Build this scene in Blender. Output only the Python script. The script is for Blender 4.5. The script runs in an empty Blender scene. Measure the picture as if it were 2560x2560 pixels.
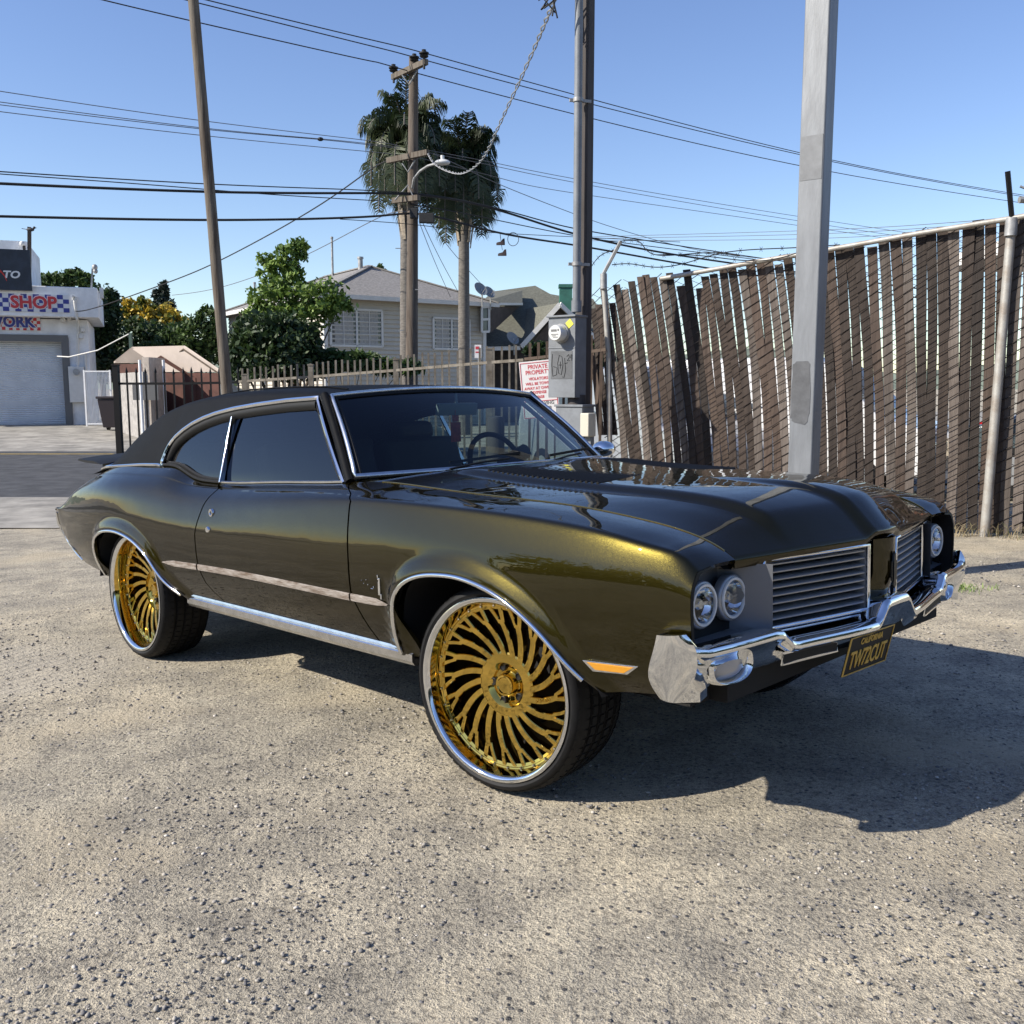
import bpy, bmesh, math, random
import numpy as np
from mathutils import Vector, Matrix, Euler
random.seed(7); rng = np.random.default_rng(11)
scene = bpy.context.scene
R = math.radians
# ------------------------------------------------------------------ camera, sky, sun, exposure
CAM_H = 1.34; FPX = 2400.4; PITCH = .129258
cam_d = bpy.data.cameras.new('camera'); cam = bpy.data.objects.new('camera', cam_d)
scene.collection.objects.link(cam); scene.camera = cam
cam.location = (0, 0, CAM_H); cam.rotation_euler = (R(90) - PITCH, 0, 0)
cam_d.sensor_width = 36; cam_d.lens = 36 * FPX / 2560; cam_d.clip_end = 3000; cam_d.clip_start = .05
TO_SUN = Vector((-1.332, -.46, 1.0)).normalized()
SUN_EL = math.asin(TO_SUN.z); SUN_ROT = math.atan2(TO_SUN.x, TO_SUN.y)
world = bpy.data.worlds.new('World'); scene.world = world; world.use_nodes = True
wn = world.node_tree.nodes; wl = world.node_tree.links
sky = wn.new('ShaderNodeTexSky'); sky.sky_type = 'NISHITA'; sky.sun_disc = False
sky.sun_elevation = SUN_EL; sky.sun_rotation = SUN_ROT
sky.altitude = 0; sky.air_density = 1.0; sky.dust_density = .25; sky.ozone_density = 2.0
hsv = wn.new('ShaderNodeHueSaturation'); hsv.inputs['Saturation'].default_value = 1.10; hsv.inputs['Hue'].default_value = .513; wl.new(sky.outputs[0], hsv.inputs['Color'])
wl.new(hsv.outputs[0], wn['Background'].inputs[0]); wn['Background'].inputs[1].default_value = .118
sun_d = bpy.data.lights.new('sun', 'SUN'); sun = bpy.data.objects.new('sun', sun_d); scene.collection.objects.link(sun)
sun_d.energy = 5.0; sun_d.angle = R(.53); sun_d.color = (1, .93, .82)
sun.rotation_euler = TO_SUN.to_track_quat('Z', 'Y').to_euler()
scene.view_settings.view_transform = 'Standard'; scene.view_settings.look = 'None'
scene.view_settings.exposure = .64; scene.view_settings.gamma = 1
scene.cycles.max_bounces = 8; scene.cycles.transparent_max_bounces = 16
scene.cycles.caustics_reflective = False; scene.cycles.caustics_refractive = False
scene.cycles.sample_clamp_indirect = 6

# ------------------------------------------------------------------ helpers
COL = scene.collection
def lin(r, g, b):
    f = lambda c: (c/255/12.92) if c/255 <= .04045 else ((c/255+.055)/1.055)**2.4
    return (f(r), f(g), f(b))
def at(px, py, Y):
    """world point seen at photo pixel (px,py) whose depth along the world Y axis is Y"""
    u = (px-1280)/FPX; v = (1280-py)/FPX
    cy, sy = math.cos(PITCH), math.sin(PITCH)
    dy = cy + v*sy; dz = -sy + v*cy
    k = Y/dy
    return Vector((u*k, Y, CAM_H + dz*k))
SX, SY = .569, 3.797
def ground_z(X, Y):
    s = .7036*(X-SX) - .7106*(Y-SY)
    z = -.046 + .03692*s
    z = np.minimum(z, .12)
    lo = -.42 + .25*np.clip((Y-26.5)/11.5, 0, 1)
    lo = np.where(Y > 26.5, lo, -.42)
    return np.where(Y > 26.5, lo, np.maximum(z, -.42))
def gz(X, Y): return float(ground_z(np.float64(X), np.float64(Y)))

class G:
    def __init__(s): s.v = []; s.f = []
    def add(s, v, f):
        o = len(s.v); s.v += [tuple(p) for p in v]; s.f += [tuple(i+o for i in q) for q in f]; return s
    def box(s, c, d, M=None, taper=None):
        x, y, z = d[0]/2, d[1]/2, d[2]/2
        v = [Vector((a*x, b*y, e*z)) for e in (-1, 1) for b in (-1, 1) for a in (-1, 1)]
        if taper: v = [Vector((p.x*taper, p.y*taper, p.z)) if p.z > 0 else p for p in v]
        if M is not None: v = [M @ p for p in v]
        c = Vector(c)
        return s.add([p+c for p in v], [(0,2,3,1),(4,5,7,6),(0,1,5,4),(2,6,7,3),(0,4,6,2),(1,3,7,5)])
    def bar(s, a, b, w, h, up=(0, 0, 1)):
        a = Vector(a); b = Vector(b); d = (b-a); L = d.length; d.normalize(); up = Vector(up)
        if abs(d.dot(up)) > .99: up = Vector((1, 0, 0))
        sd = d.cross(up).normalized(); u = sd.cross(d).normalized()
        M = Matrix((d, sd, u)).transposed()
        return s.box((a+b)/2, (L, w, h), M)
    def tube(s, pts, r, n=8, cap=True, closed=False, flat=1.0):
        P = [Vector(p) for p in pts]; m = len(P)
        rr = r if hasattr(r, '__len__') else [r]*m
        T = []
        for i in range(m):
            a = P[i-1] if (i > 0 or closed) else P[i]; b = P[(i+1) % m] if (i < m-1 or closed) else P[i]
            t = (b-a); T.append(t.normalized() if t.length > 1e-9 else Vector((0, 0, 1)))
        N = T[0].orthogonal().normalized()
        if abs(T[0].z) < .9: N = (Vector((0, 0, 1)) - T[0]*T[0].z).normalized()
        v = []
        for i in range(m):
            N = (N - T[i]*N.dot(T[i]))
            N = N.normalized() if N.length > 1e-6 else T[i].orthogonal().normalized()
            Bn = T[i].cross(N)
            for k in range(n):
                a = 2*math.pi*k/n
                v.append(P[i] + N*math.cos(a)*rr[i] + Bn*math.sin(a)*rr[i]*flat)
        f = []
        for i in range(m if closed else m-1):
            j = (i+1) % m
            for k in range(n):
                q = (k+1) % n
                f.append((i*n+k, i*n+q, j*n+q, j*n+k))
        if cap and not closed:
            f.append(tuple(range(n-1, -1, -1))); f.append(tuple((m-1)*n+k for k in range(n)))
        return s.add(v, f)
    def cyl(s, a, b, r, n=16, r2=None):
        return s.tube([a, b], [r, r if r2 is None else r2], n)
    def lathe(s, prof, n=32, M=None, a0=0, a1=2*math.pi):
        """profile of (radius, height) turned round local z"""
        full = abs(a1-a0-2*math.pi) < 1e-6; m = n if full else n+1; v = []
        for k in range(m):
            a = a0+(a1-a0)*k/n
            for (r, h) in prof:
                p = Vector((r*math.cos(a), r*math.sin(a), h)); v.append(M @ p if M is not None else p)
        L = len(prof); f = []
        for k in range(n):
            q = (k+1) % m
            for i in range(L-1): f.append((k*L+i, q*L+i, q*L+i+1, k*L+i+1))
        return s.add(v, f)
    def prism(s, poly, h, M=None, z0=0):
        n = len(poly); v = [Vector((p[0], p[1], z0)) for p in poly] + [Vector((p[0], p[1], z0+h)) for p in poly]
        if M is not None: v = [M @ p for p in v]
        f = [tuple(range(n-1, -1, -1)), tuple(range(n, 2*n))] + [(i, (i+1) % n, n+(i+1) % n, n+i) for i in range(n)]
        return s.add(v, f)
    def grid(s, A):
        """A[i][j] -> points"""
        m, n = len(A), len(A[0])
        return s.add([p for row in A for p in row], [(i*n+j, i*n+j+1, (i+1)*n+j+1, (i+1)*n+j) for i in range(m-1) for j in range(n-1)])
    def ball(s, c, r, n=8, sc=(1, 1, 1)):
        c = Vector(c); prof = [(math.sin(math.pi*i/n)*r, -math.cos(math.pi*i/n)*r) for i in range(n+1)]
        return s.lathe(prof, 2*n, Matrix.Translation(c) @ Matrix.Diagonal((*sc, 1)))
    def build(s, name, mt, parent=None, smooth=None, bevel=None, normals=None, recalc=True):
        me = bpy.data.meshes.new(name); me.from_pydata([tuple(p) for p in s.v], [], s.f)
        if recalc:
            bm = bmesh.new(); bm.from_mesh(me)
            bmesh.ops.remove_doubles(bm, verts=bm.verts, dist=1e-6)
            bmesh.ops.recalc_face_normals(bm, faces=bm.faces); bm.to_mesh(me); bm.free()
        if mt is not None: me.materials.append(mt)
        if smooth is not None:
            me.polygons.foreach_set('use_smooth', [True]*len(me.polygons))
            if smooth < 179: me.set_sharp_from_angle(angle=R(smooth))
        if normals is not None: me.normals_split_custom_set_from_vertices([tuple(n) for n in normals])
        o = bpy.data.objects.new(name, me); COL.objects.link(o)
        if parent is not None: o.parent = parent
        if bevel:
            b = o.modifiers.new('bevel', 'BEVEL'); b.width = bevel; b.segments = 2; b.limit_method = 'ANGLE'; b.angle_limit = R(35)
            if smooth is None:
                me.polygons.foreach_set('use_smooth', [True]*len(me.polygons)); b.harden_normals = True
        return o
def tag(o, label=None, cat=None, group=None, kind=None):
    if label: o['label'] = label
    if cat: o['category'] = cat
    if group: o['group'] = group
    if kind: o['kind'] = kind
    return o
def thing(name, label, cat, loc=(0, 0, 0), rot=None, group=None):
    o = bpy.data.objects.new(name, None); COL.objects.link(o); o.location = loc; o.empty_display_size = .2
    if rot is not None: o.rotation_euler = rot
    return tag(o, label, cat, group)
def text(name, body, size, M, mt, parent, extrude=.001, ax='CENTER', sx=1.0, bold=0.0, shear=0.0):
    cu = bpy.data.curves.new('txt', 'FONT'); cu.body = body; cu.size = size; cu.align_x = ax; cu.align_y = 'CENTER'
    cu.extrude = extrude; cu.offset = bold; cu.resolution_u = 3; cu.shear = shear
    t = bpy.data.objects.new('txt', cu); COL.objects.link(t)
    bpy.context.view_layer.update()
    me = bpy.data.meshes.new_from_object(t.evaluated_get(bpy.context.evaluated_depsgraph_get()))
    bpy.data.objects.remove(t)
    me.transform(Matrix.Diagonal((sx, 1, 1, 1))); me.transform(M)
    me.materials.clear(); me.materials.append(mt)
    o = bpy.data.objects.new(name, me); COL.objects.link(o)
    if parent is not None: o.parent = parent
    return o
def frame(o, x, y, z=None):
    """matrix with columns x,y,z at origin o"""
    x = Vector(x).normalized(); y = Vector(y).normalized(); z = x.cross(y).normalized(); y = z.cross(x)
    M = Matrix((x, y, z)).transposed().to_4x4(); M.translation = Vector(o); return M
# --- materials
def mat(name, col, rough=.6, metal=0, var=0, vs=5, bump=0, bs=60, coat=0, stretch=(1, 1, 1), col2=None, rand=0, spec=.5,
        coatr=.03, det=6, rampw=(.35, .65), rvar=0, bdist=.01):
    m = bpy.data.materials.new(name); m.use_nodes = True
    n = m.node_tree.nodes; l = m.node_tree.links; p = n['Principled BSDF']
    p.inputs['Base Color'].default_value = (*col, 1); p.inputs['Roughness'].default_value = rough
    p.inputs['Metallic'].default_value = metal; p.inputs['Specular IOR Level'].default_value = spec
    if coat: p.inputs['Coat Weight'].default_value = coat; p.inputs['Coat Roughness'].default_value = coatr
    if var or col2 or bump or rand or rvar:
        tc = n.new('ShaderNodeTexCoord'); mp = n.new('ShaderNodeMapping'); l.new(tc.outputs['Object'], mp.inputs[0])
        mp.inputs['Scale'].default_value = stretch
    csock = None
    if var or col2:
        nz = n.new('ShaderNodeTexNoise'); nz.inputs['Scale'].default_value = vs; nz.inputs['Detail'].default_value = det
        nz.inputs['Roughness'].default_value = .65
        l.new(mp.outputs[0], nz.inputs[0]); rp = n.new('ShaderNodeValToRGB'); l.new(nz.outputs[0], rp.inputs[0])
        c2 = col2 if col2 else tuple(min(1, c*(1+var)) for c in col); c1 = col if col2 else tuple(c*(1-var) for c in col)
        rp.color_ramp.elements[0].position = rampw[0]; rp.color_ramp.elements[0].color = (*c1, 1)
        rp.color_ramp.elements[1].position = rampw[1]; rp.color_ramp.elements[1].color = (*c2, 1)
        csock = rp.outputs[0]
        if rvar:
            mr = n.new('ShaderNodeMapRange'); l.new(nz.outputs[0], mr.inputs[0])
            mr.inputs[1].default_value = .3; mr.inputs[2].default_value = .7
            mr.inputs[3].default_value = max(0, rough-rvar); mr.inputs[4].default_value = min(1, rough+rvar)
            l.new(mr.outputs[0], p.inputs['Roughness'])
    if rand:
        oi = n.new('ShaderNodeObjectInfo'); hs = n.new('ShaderNodeHueSaturation'); mr = n.new('ShaderNodeMapRange')
        l.new(oi.outputs['Random'], mr.inputs[0]); mr.inputs[3].default_value = 1-rand; mr.inputs[4].default_value = 1+rand
        l.new(mr.outputs[0], hs.inputs['Value'])
        if csock: l.new(csock, hs.inputs['Color'])
        else: hs.inputs['Color'].default_value = (*col, 1)
        csock = hs.outputs[0]
    if csock: l.new(csock, p.inputs['Base Color'])
    if bump:
        nb = n.new('ShaderNodeTexNoise'); nb.inputs['Scale'].default_value = bs; nb.inputs['Detail'].default_value = 5
        l.new(mp.outputs[0], nb.inputs[0]); bp = n.new('ShaderNodeBump'); bp.inputs['Strength'].default_value = bump
        bp.inputs['Distance'].default_value = bdist
        l.new(nb.outputs[0], bp.inputs['Height']); l.new(bp.outputs[0], p.inputs['Normal'])
    return m
def glass(name, tint, ior=1.5, rough=0.0, opac=0.0, dark=(0, 0, 0)):
    """thin window glass: tinted see-through plus fresnel reflection"""
    m = bpy.data.materials.new(name); m.use_nodes = True; n = m.node_tree.nodes; l = m.node_tree.links
    n.remove(n['Principled BSDF']); out = n['Material Output']
    tr = n.new('ShaderNodeBsdfTransparent'); tr.inputs[0].default_value = (*tint, 1)
    gl = n.new('ShaderNodeBsdfGlossy'); gl.inputs['Roughness'].default_value = rough
    fr = n.new('ShaderNodeFresnel'); ge = n.new('ShaderNodeNewGeometry'); mi = n.new('ShaderNodeMapRange')   # same reflectance from both sides of the thin sheet
    l.new(ge.outputs['Backfacing'], mi.inputs[0]); mi.inputs[3].default_value = ior; mi.inputs[4].default_value = 1/ior; l.new(mi.outputs[0], fr.inputs['IOR'])
    mx = n.new('ShaderNodeMixShader'); l.new(fr.outputs[0], mx.inputs[0])
    l.new(tr.outputs[0], mx.inputs[1]); l.new(gl.outputs[0], mx.inputs[2]); l.new(mx.outputs[0], out.inputs['Surface'])
    return m
MT = {}
MT['chrome'] = mat('chrome', (.78, .79, .8), .06, 1)
MT['chrome_worn'] = mat('brushed_trim', (.62, .62, .62), .22, 1, var=.12, vs=20)
MT['alu'] = mat('silver_paint', (.36, .37, .38), .40, .6, var=.08, vs=12)
MT['gold'] = mat('gold_chrome', (.66, .45, .105), .05, 1)
MT['bezel'] = mat('bezel_silver', (.17, .175, .185), .42, .35)
MT['rubber'] = mat('tyre_rubber', (.007, .007, .0075), .62, spec=.25, var=.35, vs=25, bump=.15, bs=200, bdist=.002)
MT['black'] = mat('black_plastic', (.005, .005, .005), .6, spec=.3)
MT['under'] = mat('underbody_black', (.006, .006, .006), .9)
MT['vinyl'] = mat('black_vinyl', (.0045, .005, .0062), .62, spec=.08, var=.2, vs=9, bump=.35, bs=420, bdist=.002)
MT['int'] = mat('interior_black', (.012, .013, .012), .6, var=.2, vs=10)
MT['dash'] = mat('dash_vinyl', (.07, .085, .075), .5, var=.2, vs=10)
MT['galv'] = mat('galvanised_pipe', (.30, .30, .295), .5, .35, var=.25, vs=6, bump=.1, bs=40)
MT['wire'] = mat('cable_black', (.012, .012, .013), .7)
MT['wire_grey'] = mat('cable_grey', (.10, .10, .11), .7)
MT['white'] = mat('white_paint', (.72, .72, .72), .6, var=.08, vs=3)
MT['red'] = mat('red_paint', (.55, .04, .035), .5)
# ------------------------------------------------------------------ ground
def ground_mat():
    m = bpy.data.materials.new('gravel_dirt'); m.use_nodes = True; n = m.node_tree.nodes; l = m.node_tree.links; p = n['Principled BSDF']
    tc = n.new('ShaderNodeTexCoord')
    def noise(s, d=6, r=.6, src=None):
        k = n.new('ShaderNodeTexNoise'); k.inputs['Scale'].default_value = s; k.inputs['Detail'].default_value = d
        k.inputs['Roughness'].default_value = r; l.new(src or tc.outputs['Object'], k.inputs[0]); return k
    def ramp(src, stops):
        r = n.new('ShaderNodeValToRGB'); l.new(src, r.inputs[0]); e = r.color_ramp.elements
        e[0].position, e[0].color = stops[0][0], (*stops[0][1], 1); e[1].position, e[1].color = stops[-1][0], (*stops[-1][1], 1)
        for s in stops[1:-1]: k = e.new(s[0]); k.color = (*s[1], 1)
        return r
    def mix(fac, a, b, mode='MIX'):
        x = n.new('ShaderNodeMix'); x.data_type = 'RGBA'; x.blend_type = mode
        if isinstance(fac, float): x.inputs[0].default_value = fac
        else: l.new(fac, x.inputs[0])
        l.new(a, x.inputs[6]); l.new(b, x.inputs[7]); return x.outputs[2]
    big = noise(.55, 5); mid = noise(3.5, 6, .7); fine = noise(55, 4, .7); grit = noise(190, 3, .7)
    base = ramp(big.outputs[0], [(.32, (.32, .293, .240)), (.5, (.445, .403, .322)), (.66, (.565, .50, .38))])
    midr = ramp(mid.outputs[0], [(.32, (.52, .52, .54)), (.62, (1.1, 1.08, 1.04))])
    c = mix(.8, base.outputs[0], midr.outputs[0], 'MULTIPLY')
    finr = ramp(fine.outputs[0], [(.35, (.44, .44, .45)), (.47, (1, 1, 1)), (.66, (1.3, 1.28, 1.24))])
    c = mix(.85, c, finr.outputs[0], 'MULTIPLY')
    grr = ramp(grit.outputs[0], [(.38, (.42, .42, .43)), (.56, (1.16, 1.16, 1.14))])
    c = mix(.7, c, grr.outputs[0], 'MULTIPLY')
    # embedded stones
    vo = n.new('ShaderNodeTexVoronoi'); vo.inputs['Scale'].default_value = 42; l.new(tc.outputs['Object'], vo.inputs[0])
    vm = ramp(vo.outputs['Distance'], [(.20, (1, 1, 1)), (.34, (0, 0, 0))])
    pick = n.new('ShaderNodeSeparateColor'); l.new(vo.outputs['Color'], pick.inputs[0])
    gt = n.new('ShaderNodeMath'); gt.operation = 'GREATER_THAN'; gt.inputs[1].default_value = .62; l.new(pick.outputs[0], gt.inputs[0])
    mm = n.new('ShaderNodeMath'); mm.operation = 'MULTIPLY'; l.new(gt.outputs[0], mm.inputs[0]); l.new(vm.outputs[0], mm.inputs[1])
    stc = ramp(pick.outputs[1], [(0, (.07, .07, .072)), (.5, (.16, .15, .14)), (1, (.36, .33, .29))])
    c = mix(mm.outputs[0], c, stc.outputs[0])
    # pale sandy streaks
    sandn = noise(.9, 3, .5); sandr = ramp(sandn.outputs[0], [(.55, (0, 0, 0)), (.68, (.62, .62, .62))])
    sc = n.new('ShaderNodeRGB'); sc.outputs[0].default_value = (.50, .425, .30, 1)
    c = mix(sandr.outputs[0], c, sc.outputs[0])
    # a smooth dusty hollow with tyre scuffs, left of the car
    vd = n.new('ShaderNodeVectorMath'); vd.operation = 'DISTANCE'; vd.inputs[1].default_value = (-2.35, 5.35, -.25); wob = noise(1.6, 3); wv = n.new('ShaderNodeVectorMath'); wv.operation = 'SCALE'; wv.inputs['Scale'].default_value = .7
    l.new(wob.outputs['Color'], wv.inputs[0]); av = n.new('ShaderNodeVectorMath'); l.new(tc.outputs['Object'], av.inputs[0]); l.new(wv.outputs[0], av.inputs[1]); l.new(av.outputs[0], vd.inputs[0])
    pm = n.new('ShaderNodeMapRange'); l.new(vd.outputs['Value'], pm.inputs[0]); pm.inputs[1].default_value = .95; pm.inputs[2].default_value = .6; pm.inputs[3].default_value = 0; pm.inputs[4].default_value = .75
    mpw = n.new('ShaderNodeMapping'); mpw.inputs['Rotation'].default_value = (0, 0, .55); l.new(tc.outputs['Object'], mpw.inputs[0]); wa = n.new('ShaderNodeTexWave'); wa.inputs['Scale'].default_value = 4.2; wa.inputs['Distortion'].default_value = 2.5; wa.inputs['Detail'].default_value = 3; l.new(mpw.outputs[0], wa.inputs[0])
    wr = ramp(wa.outputs['Fac'], [(.02, (.30, .275, .235)), (.22, (.45, .405, .325))]); c = mix(pm.outputs[0], c, wr.outputs[0])
    l.new(c, p.inputs['Base Color']); p.inputs['Roughness'].default_value = .92; p.inputs['Specular IOR Level'].default_value = .25
    # relief
    a1 = n.new('ShaderNodeMath'); a1.operation = 'MULTIPLY_ADD'; l.new(fine.outputs[0], a1.inputs[0]); a1.inputs[1].default_value = 1.0; 
    a2 = n.new('ShaderNodeMath'); a2.operation = 'MULTIPLY'; l.new(mm.outputs[0], a2.inputs[0]); a2.inputs[1].default_value = .35
    l.new(a2.outputs[0], a1.inputs[2])
    a3 = n.new('ShaderNodeMath'); a3.operation = 'MULTIPLY_ADD'; l.new(grit.outputs[0], a3.inputs[0]); a3.inputs[1].default_value = .35; l.new(a1.outputs[0], a3.inputs[2])
    a4 = n.new('ShaderNodeMath'); a4.operation = 'MULTIPLY_ADD'; l.new(mid.outputs[0], a4.inputs[0]); a4.inputs[1].default_value = 1.6; l.new(a3.outputs[0], a4.inputs[2])
    b = n.new('ShaderNodeBump'); b.inputs['Strength'].default_value = 1.0; b.inputs['Distance'].default_value = .016
    l.new(a4.outputs[0], b.inputs['Height']); l.new(b.outputs[0], p.inputs['Normal'])
    return m
MT['ground'] = ground_mat()
MT['asphalt'] = mat('asphalt', (.045, .046, .048), .85, var=.4, vs=3, bump=.3, bs=90)
MT['concrete'] = mat('concrete', (.25, .235, .205), .88, var=.38, vs=1.6, bump=.2, bs=60)
MT['yellow_line'] = mat('road_paint_yellow', (.55, .38, .06), .7, var=.2, vs=6)
def sheet(name, x0, x1, y0, y1, nx, ny, mt, dz=0.0, kind='structure', wav=0.0):
    xs = np.linspace(x0, x1, nx); ys = np.linspace(y0, y1, ny)
    Xg, Yg = np.meshgrid(xs, ys, indexing='ij'); Zg = ground_z(Xg, Yg) + dz
    if wav:
        Zg = Zg + wav*(np.sin(Xg*1.9+Yg*.7)*np.sin(Yg*1.3-Xg*.4)+.5*np.sin(Xg*4.1+1)*np.sin(Yg*3.7))
    v = np.stack([Xg, Yg, Zg], -1).reshape(-1, 3)
    f = [(i*ny+j, (i+1)*ny+j, (i+1)*ny+j+1, i*ny+j+1) for i in range(nx-1) for j in range(ny-1)]
    g = G(); g.v = [tuple(p) for p in v]; g.f = f
    o = g.build(name, mt, smooth=180, recalc=False); tag(o, kind=kind); return o
# one sheet reaching the horizon, then the lot, the footway strip, the road, the apron
gg = G(); ring = [-1500, -400, -120, -60]; 
xs = np.array([-1500, -500, -150, -60, -40, -25, -15, -9, -6, -4, -2, 0, 2, 4, 6, 9, 15, 25, 40, 60, 150, 500, 1500.])
ys = np.array([-1500, -500, -150, -60, -30, -15, -8, -5, -3, -1, 1, 3, 5, 7, 9, 11, 13, 15, 18, 22, 26.5, 30, 34, 38, 45, 60, 150, 500, 1500.])
Xg, Yg = np.meshgrid(xs, ys, indexing='ij'); Zg = ground_z(Xg, Yg)-.03
gg.v = [tuple(p) for p in np.stack([Xg, Yg, Zg], -1).reshape(-1, 3)]
gg.f = [(i*len(ys)+j, (i+1)*len(ys)+j, (i+1)*len(ys)+j+1, i*len(ys)+j+1) for i in range(len(xs)-1) for j in range(len(ys)-1)]
tag(gg.build('terrain', MT['ground'], smooth=180, recalc=False), kind='structure')
sheet('gravel_lot', -16, 16, -12, 12.0, 161, 121, MT['ground'], 0, wav=.006)
sheet('footway', -30, -2.6, 11.9, 15.3, 60, 8, MT['concrete'], .012)
sheet('road', -60, 40, 15.2, 26.6, 60, 12, MT['asphalt'], .004)
sheet('concrete_apron', -60, 30, 26.5, 60, 60, 30, MT['concrete'], .006)
g = G(); g.box((-13.2, 25.4, -.412), (6.5, .10, .004)); tag(g.build('road_centre_line', MT['yellow_line']), kind='structure')
# loose stones on the lot
def gravel():
    N = 26000; ico = bmesh.new(); bmesh.ops.create_icosphere(ico, subdivisions=1, radius=1)
    bv = np.array([v.co[:] for v in ico.verts]); bf = np.array([[v.index for v in f.verts] for f in ico.faces]); ico.free()
    r = 1.5 + 7.5*rng.random(N)**1.35; a = (rng.random(N)-.5)*1.35
    X = r*np.sin(a); Y = r*np.cos(a)
    cl = np.sin(X*2.3+1)*np.sin(Y*1.7+.5)+.6*np.sin(X*5.2)*np.sin(Y*4.4)
    keep = rng.random(N) < .55+.4*cl; X, Y, r = X[keep], Y[keep], r[keep]; N = len(X)
    s = (.0022+.0040*rng.random(N)**2.8)*(1+.10*r); big = rng.random(N) < .012; s[big] *= 1.45
    Z = ground_z(X, Y) + s*.25
    nv = len(bv); sc = np.stack([1+.5*rng.random((N)), .7+.4*rng.random(N), .45+.3*rng.random(N)], 1)
    jit = 1+.3*(rng.random((N, nv, 1))-.5)
    P = bv[None]*jit*sc[:, None, :]*s[:, None, None]
    an = rng.random(N)*6.28; ca, sa = np.cos(an)[:, None], np.sin(an)[:, None]
    Q = np.stack([P[..., 0]*ca-P[..., 1]*sa, P[..., 0]*sa+P[..., 1]*ca, P[..., 2]], -1) + np.stack([X, Y, Z], 1)[:, None, :]
    F = (bf[None]+np.arange(N)[:, None, None]*nv).reshape(-1, 3)
    me = bpy.data.meshes.new('gravel'); me.from_pydata(Q.reshape(-1, 3).tolist(), [], F.tolist())
    at_ = me.attributes.new('shade', 'FLOAT', 'POINT'); at_.data.foreach_set('value', np.repeat(rng.random(N), nv))
    m = bpy.data.materials.new('pebbles'); m.use_nodes = True; n = m.node_tree.nodes; l = m.node_tree.links
    an_ = n.new('ShaderNodeAttribute'); an_.attribute_name = 'shade'; rp = n.new('ShaderNodeValToRGB'); l.new(an_.outputs['Fac'], rp.inputs[0])
    e = rp.color_ramp.elements; e[0].color = (.10, .10, .105, 1); e[1].color = (.55, .51, .45, 1)
    k = e.new(.45); k.color = (.26, .24, .215, 1); k = e.new(.88); k.color = (.36, .33, .28, 1)
    l.new(rp.outputs[0], n['Principled BSDF'].inputs['Base Color']); n['Principled BSDF'].inputs['Roughness'].default_value = .85
    me.materials.append(m); me.polygons.foreach_set('use_smooth', [True]*len(me.polygons))
    o = bpy.data.objects.new('gravel', me); COL.objects.link(o); tag(o, 'loose grey pebbles scattered over the dirt lot', 'gravel', kind='stuff')
gravel()
# ------------------------------------------------------------------ the car (car frame: x forward from the front axle, y away from camera, z up)
PHI, CP = .79025, .03692
_d = Vector((math.cos(PHI), -math.sin(PHI), 0)); _l = Vector((math.sin(PHI), math.cos(PHI), 0)); _k = Vector((0, 0, 1))
_bx = _d*math.cos(CP)+_k*math.sin(CP); _bz = -_d*math.sin(CP)+_k*math.cos(CP)
CARM = Matrix((_bx, _l, _bz)).transposed().to_4x4(); CARM.translation = Vector((.569, 3.797, -.046))
car = thing('coupe_car', 'olive gold metallic two-door coupe with black vinyl roof on big gold wheels', 'car')
car.matrix_world = CARM
WB = 2.845; RT = .36
def spl(xs, ys):
    """natural cubic spline"""
    x = np.array(xs, float); y = np.array(ys, float); n = len(x); h = np.diff(x)
    A = np.zeros((n, n)); b = np.zeros(n); A[0, 0] = A[-1, -1] = 1
    for i in range(1, n-1):
        A[i, i-1] = h[i-1]; A[i, i] = 2*(h[i-1]+h[i]); A[i, i+1] = h[i]
        b[i] = 6*((y[i+1]-y[i])/h[i]-(y[i]-y[i-1])/h[i-1])
    M = np.linalg.solve(A, b)
    def f(t):
        t = np.clip(t, x[0], x[-1]); i = np.clip(np.searchsorted(x, t)-1, 0, n-2)
        a = x[i+1]-t; c = t-x[i]
        return (M[i]*a**3+M[i+1]*c**3)/(6*h[i]) + (y[i]/h[i]-M[i]*h[i]/6)*a + (y[i+1]/h[i]-M[i+1]*h[i]/6)*c
    return f
def lnr(xs, ys): return lambda t: np.interp(t, xs, ys)
w0 = spl([-4.12, -3.9, -3.36, -2.9, -2.54, -2.0, -1.4, -.95, -.75, -.4, .3, .85], [.70, .725, .775, .785, .785, .80, .80, .80, .78, .74, .72, .70])
z0 = spl([-4.12, -3.9, -3.6, -3.36, -2.9, -2.62, -2.45, -2.36, -2.25, -2.1, -1.96, -1.45, -.95, -.75, -.43, -.04, .29, .53, .70, .81, .85],
         [.80, .90, .985, 1.04, 1.063, 1.066, 1.056, 1.032, 1.006, .996, .995, 1.013, 1.031, 1.04, 1.023, 1.003, .987, .96, .928, .885, .86])
w1 = spl([-4.12, -3.9, -3.5, -3.0, -2.5, -2.0, -1.4, -.73, -.2, .35, .73, .85], [.80, .845, .905, .945, .93, .905, .912, .918, .922, .926, .915, .892])
z1 = spl([-4.12, -3.9, -3.5, -3.0, -2.5, -2.0, -1.4, -.73, -.2, .09, .35, .58, .73, .81, .85], [.735, .835, .925, .962, .95, .935, .957, .982, .982, .975, .962, .94, .914, .887, .85])
w2 = spl([-4.12, -3.6, -2.9, -2.0, -1.2, -.4, .3, .6, .85], [.845, .93, .974, .955, .962, .974, .984, .970, .930])
w3 = spl([-4.12, -3.5, -2.8, -2.0, -1.0, 0, .5, .85], [.835, .92, .957, .95, .958, .967, .958, .915])
w4 = spl([-4.12, -3.3, -2.2, -.4, .5, .85], [.79, .865, .885, .90, .895, .885])
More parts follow.
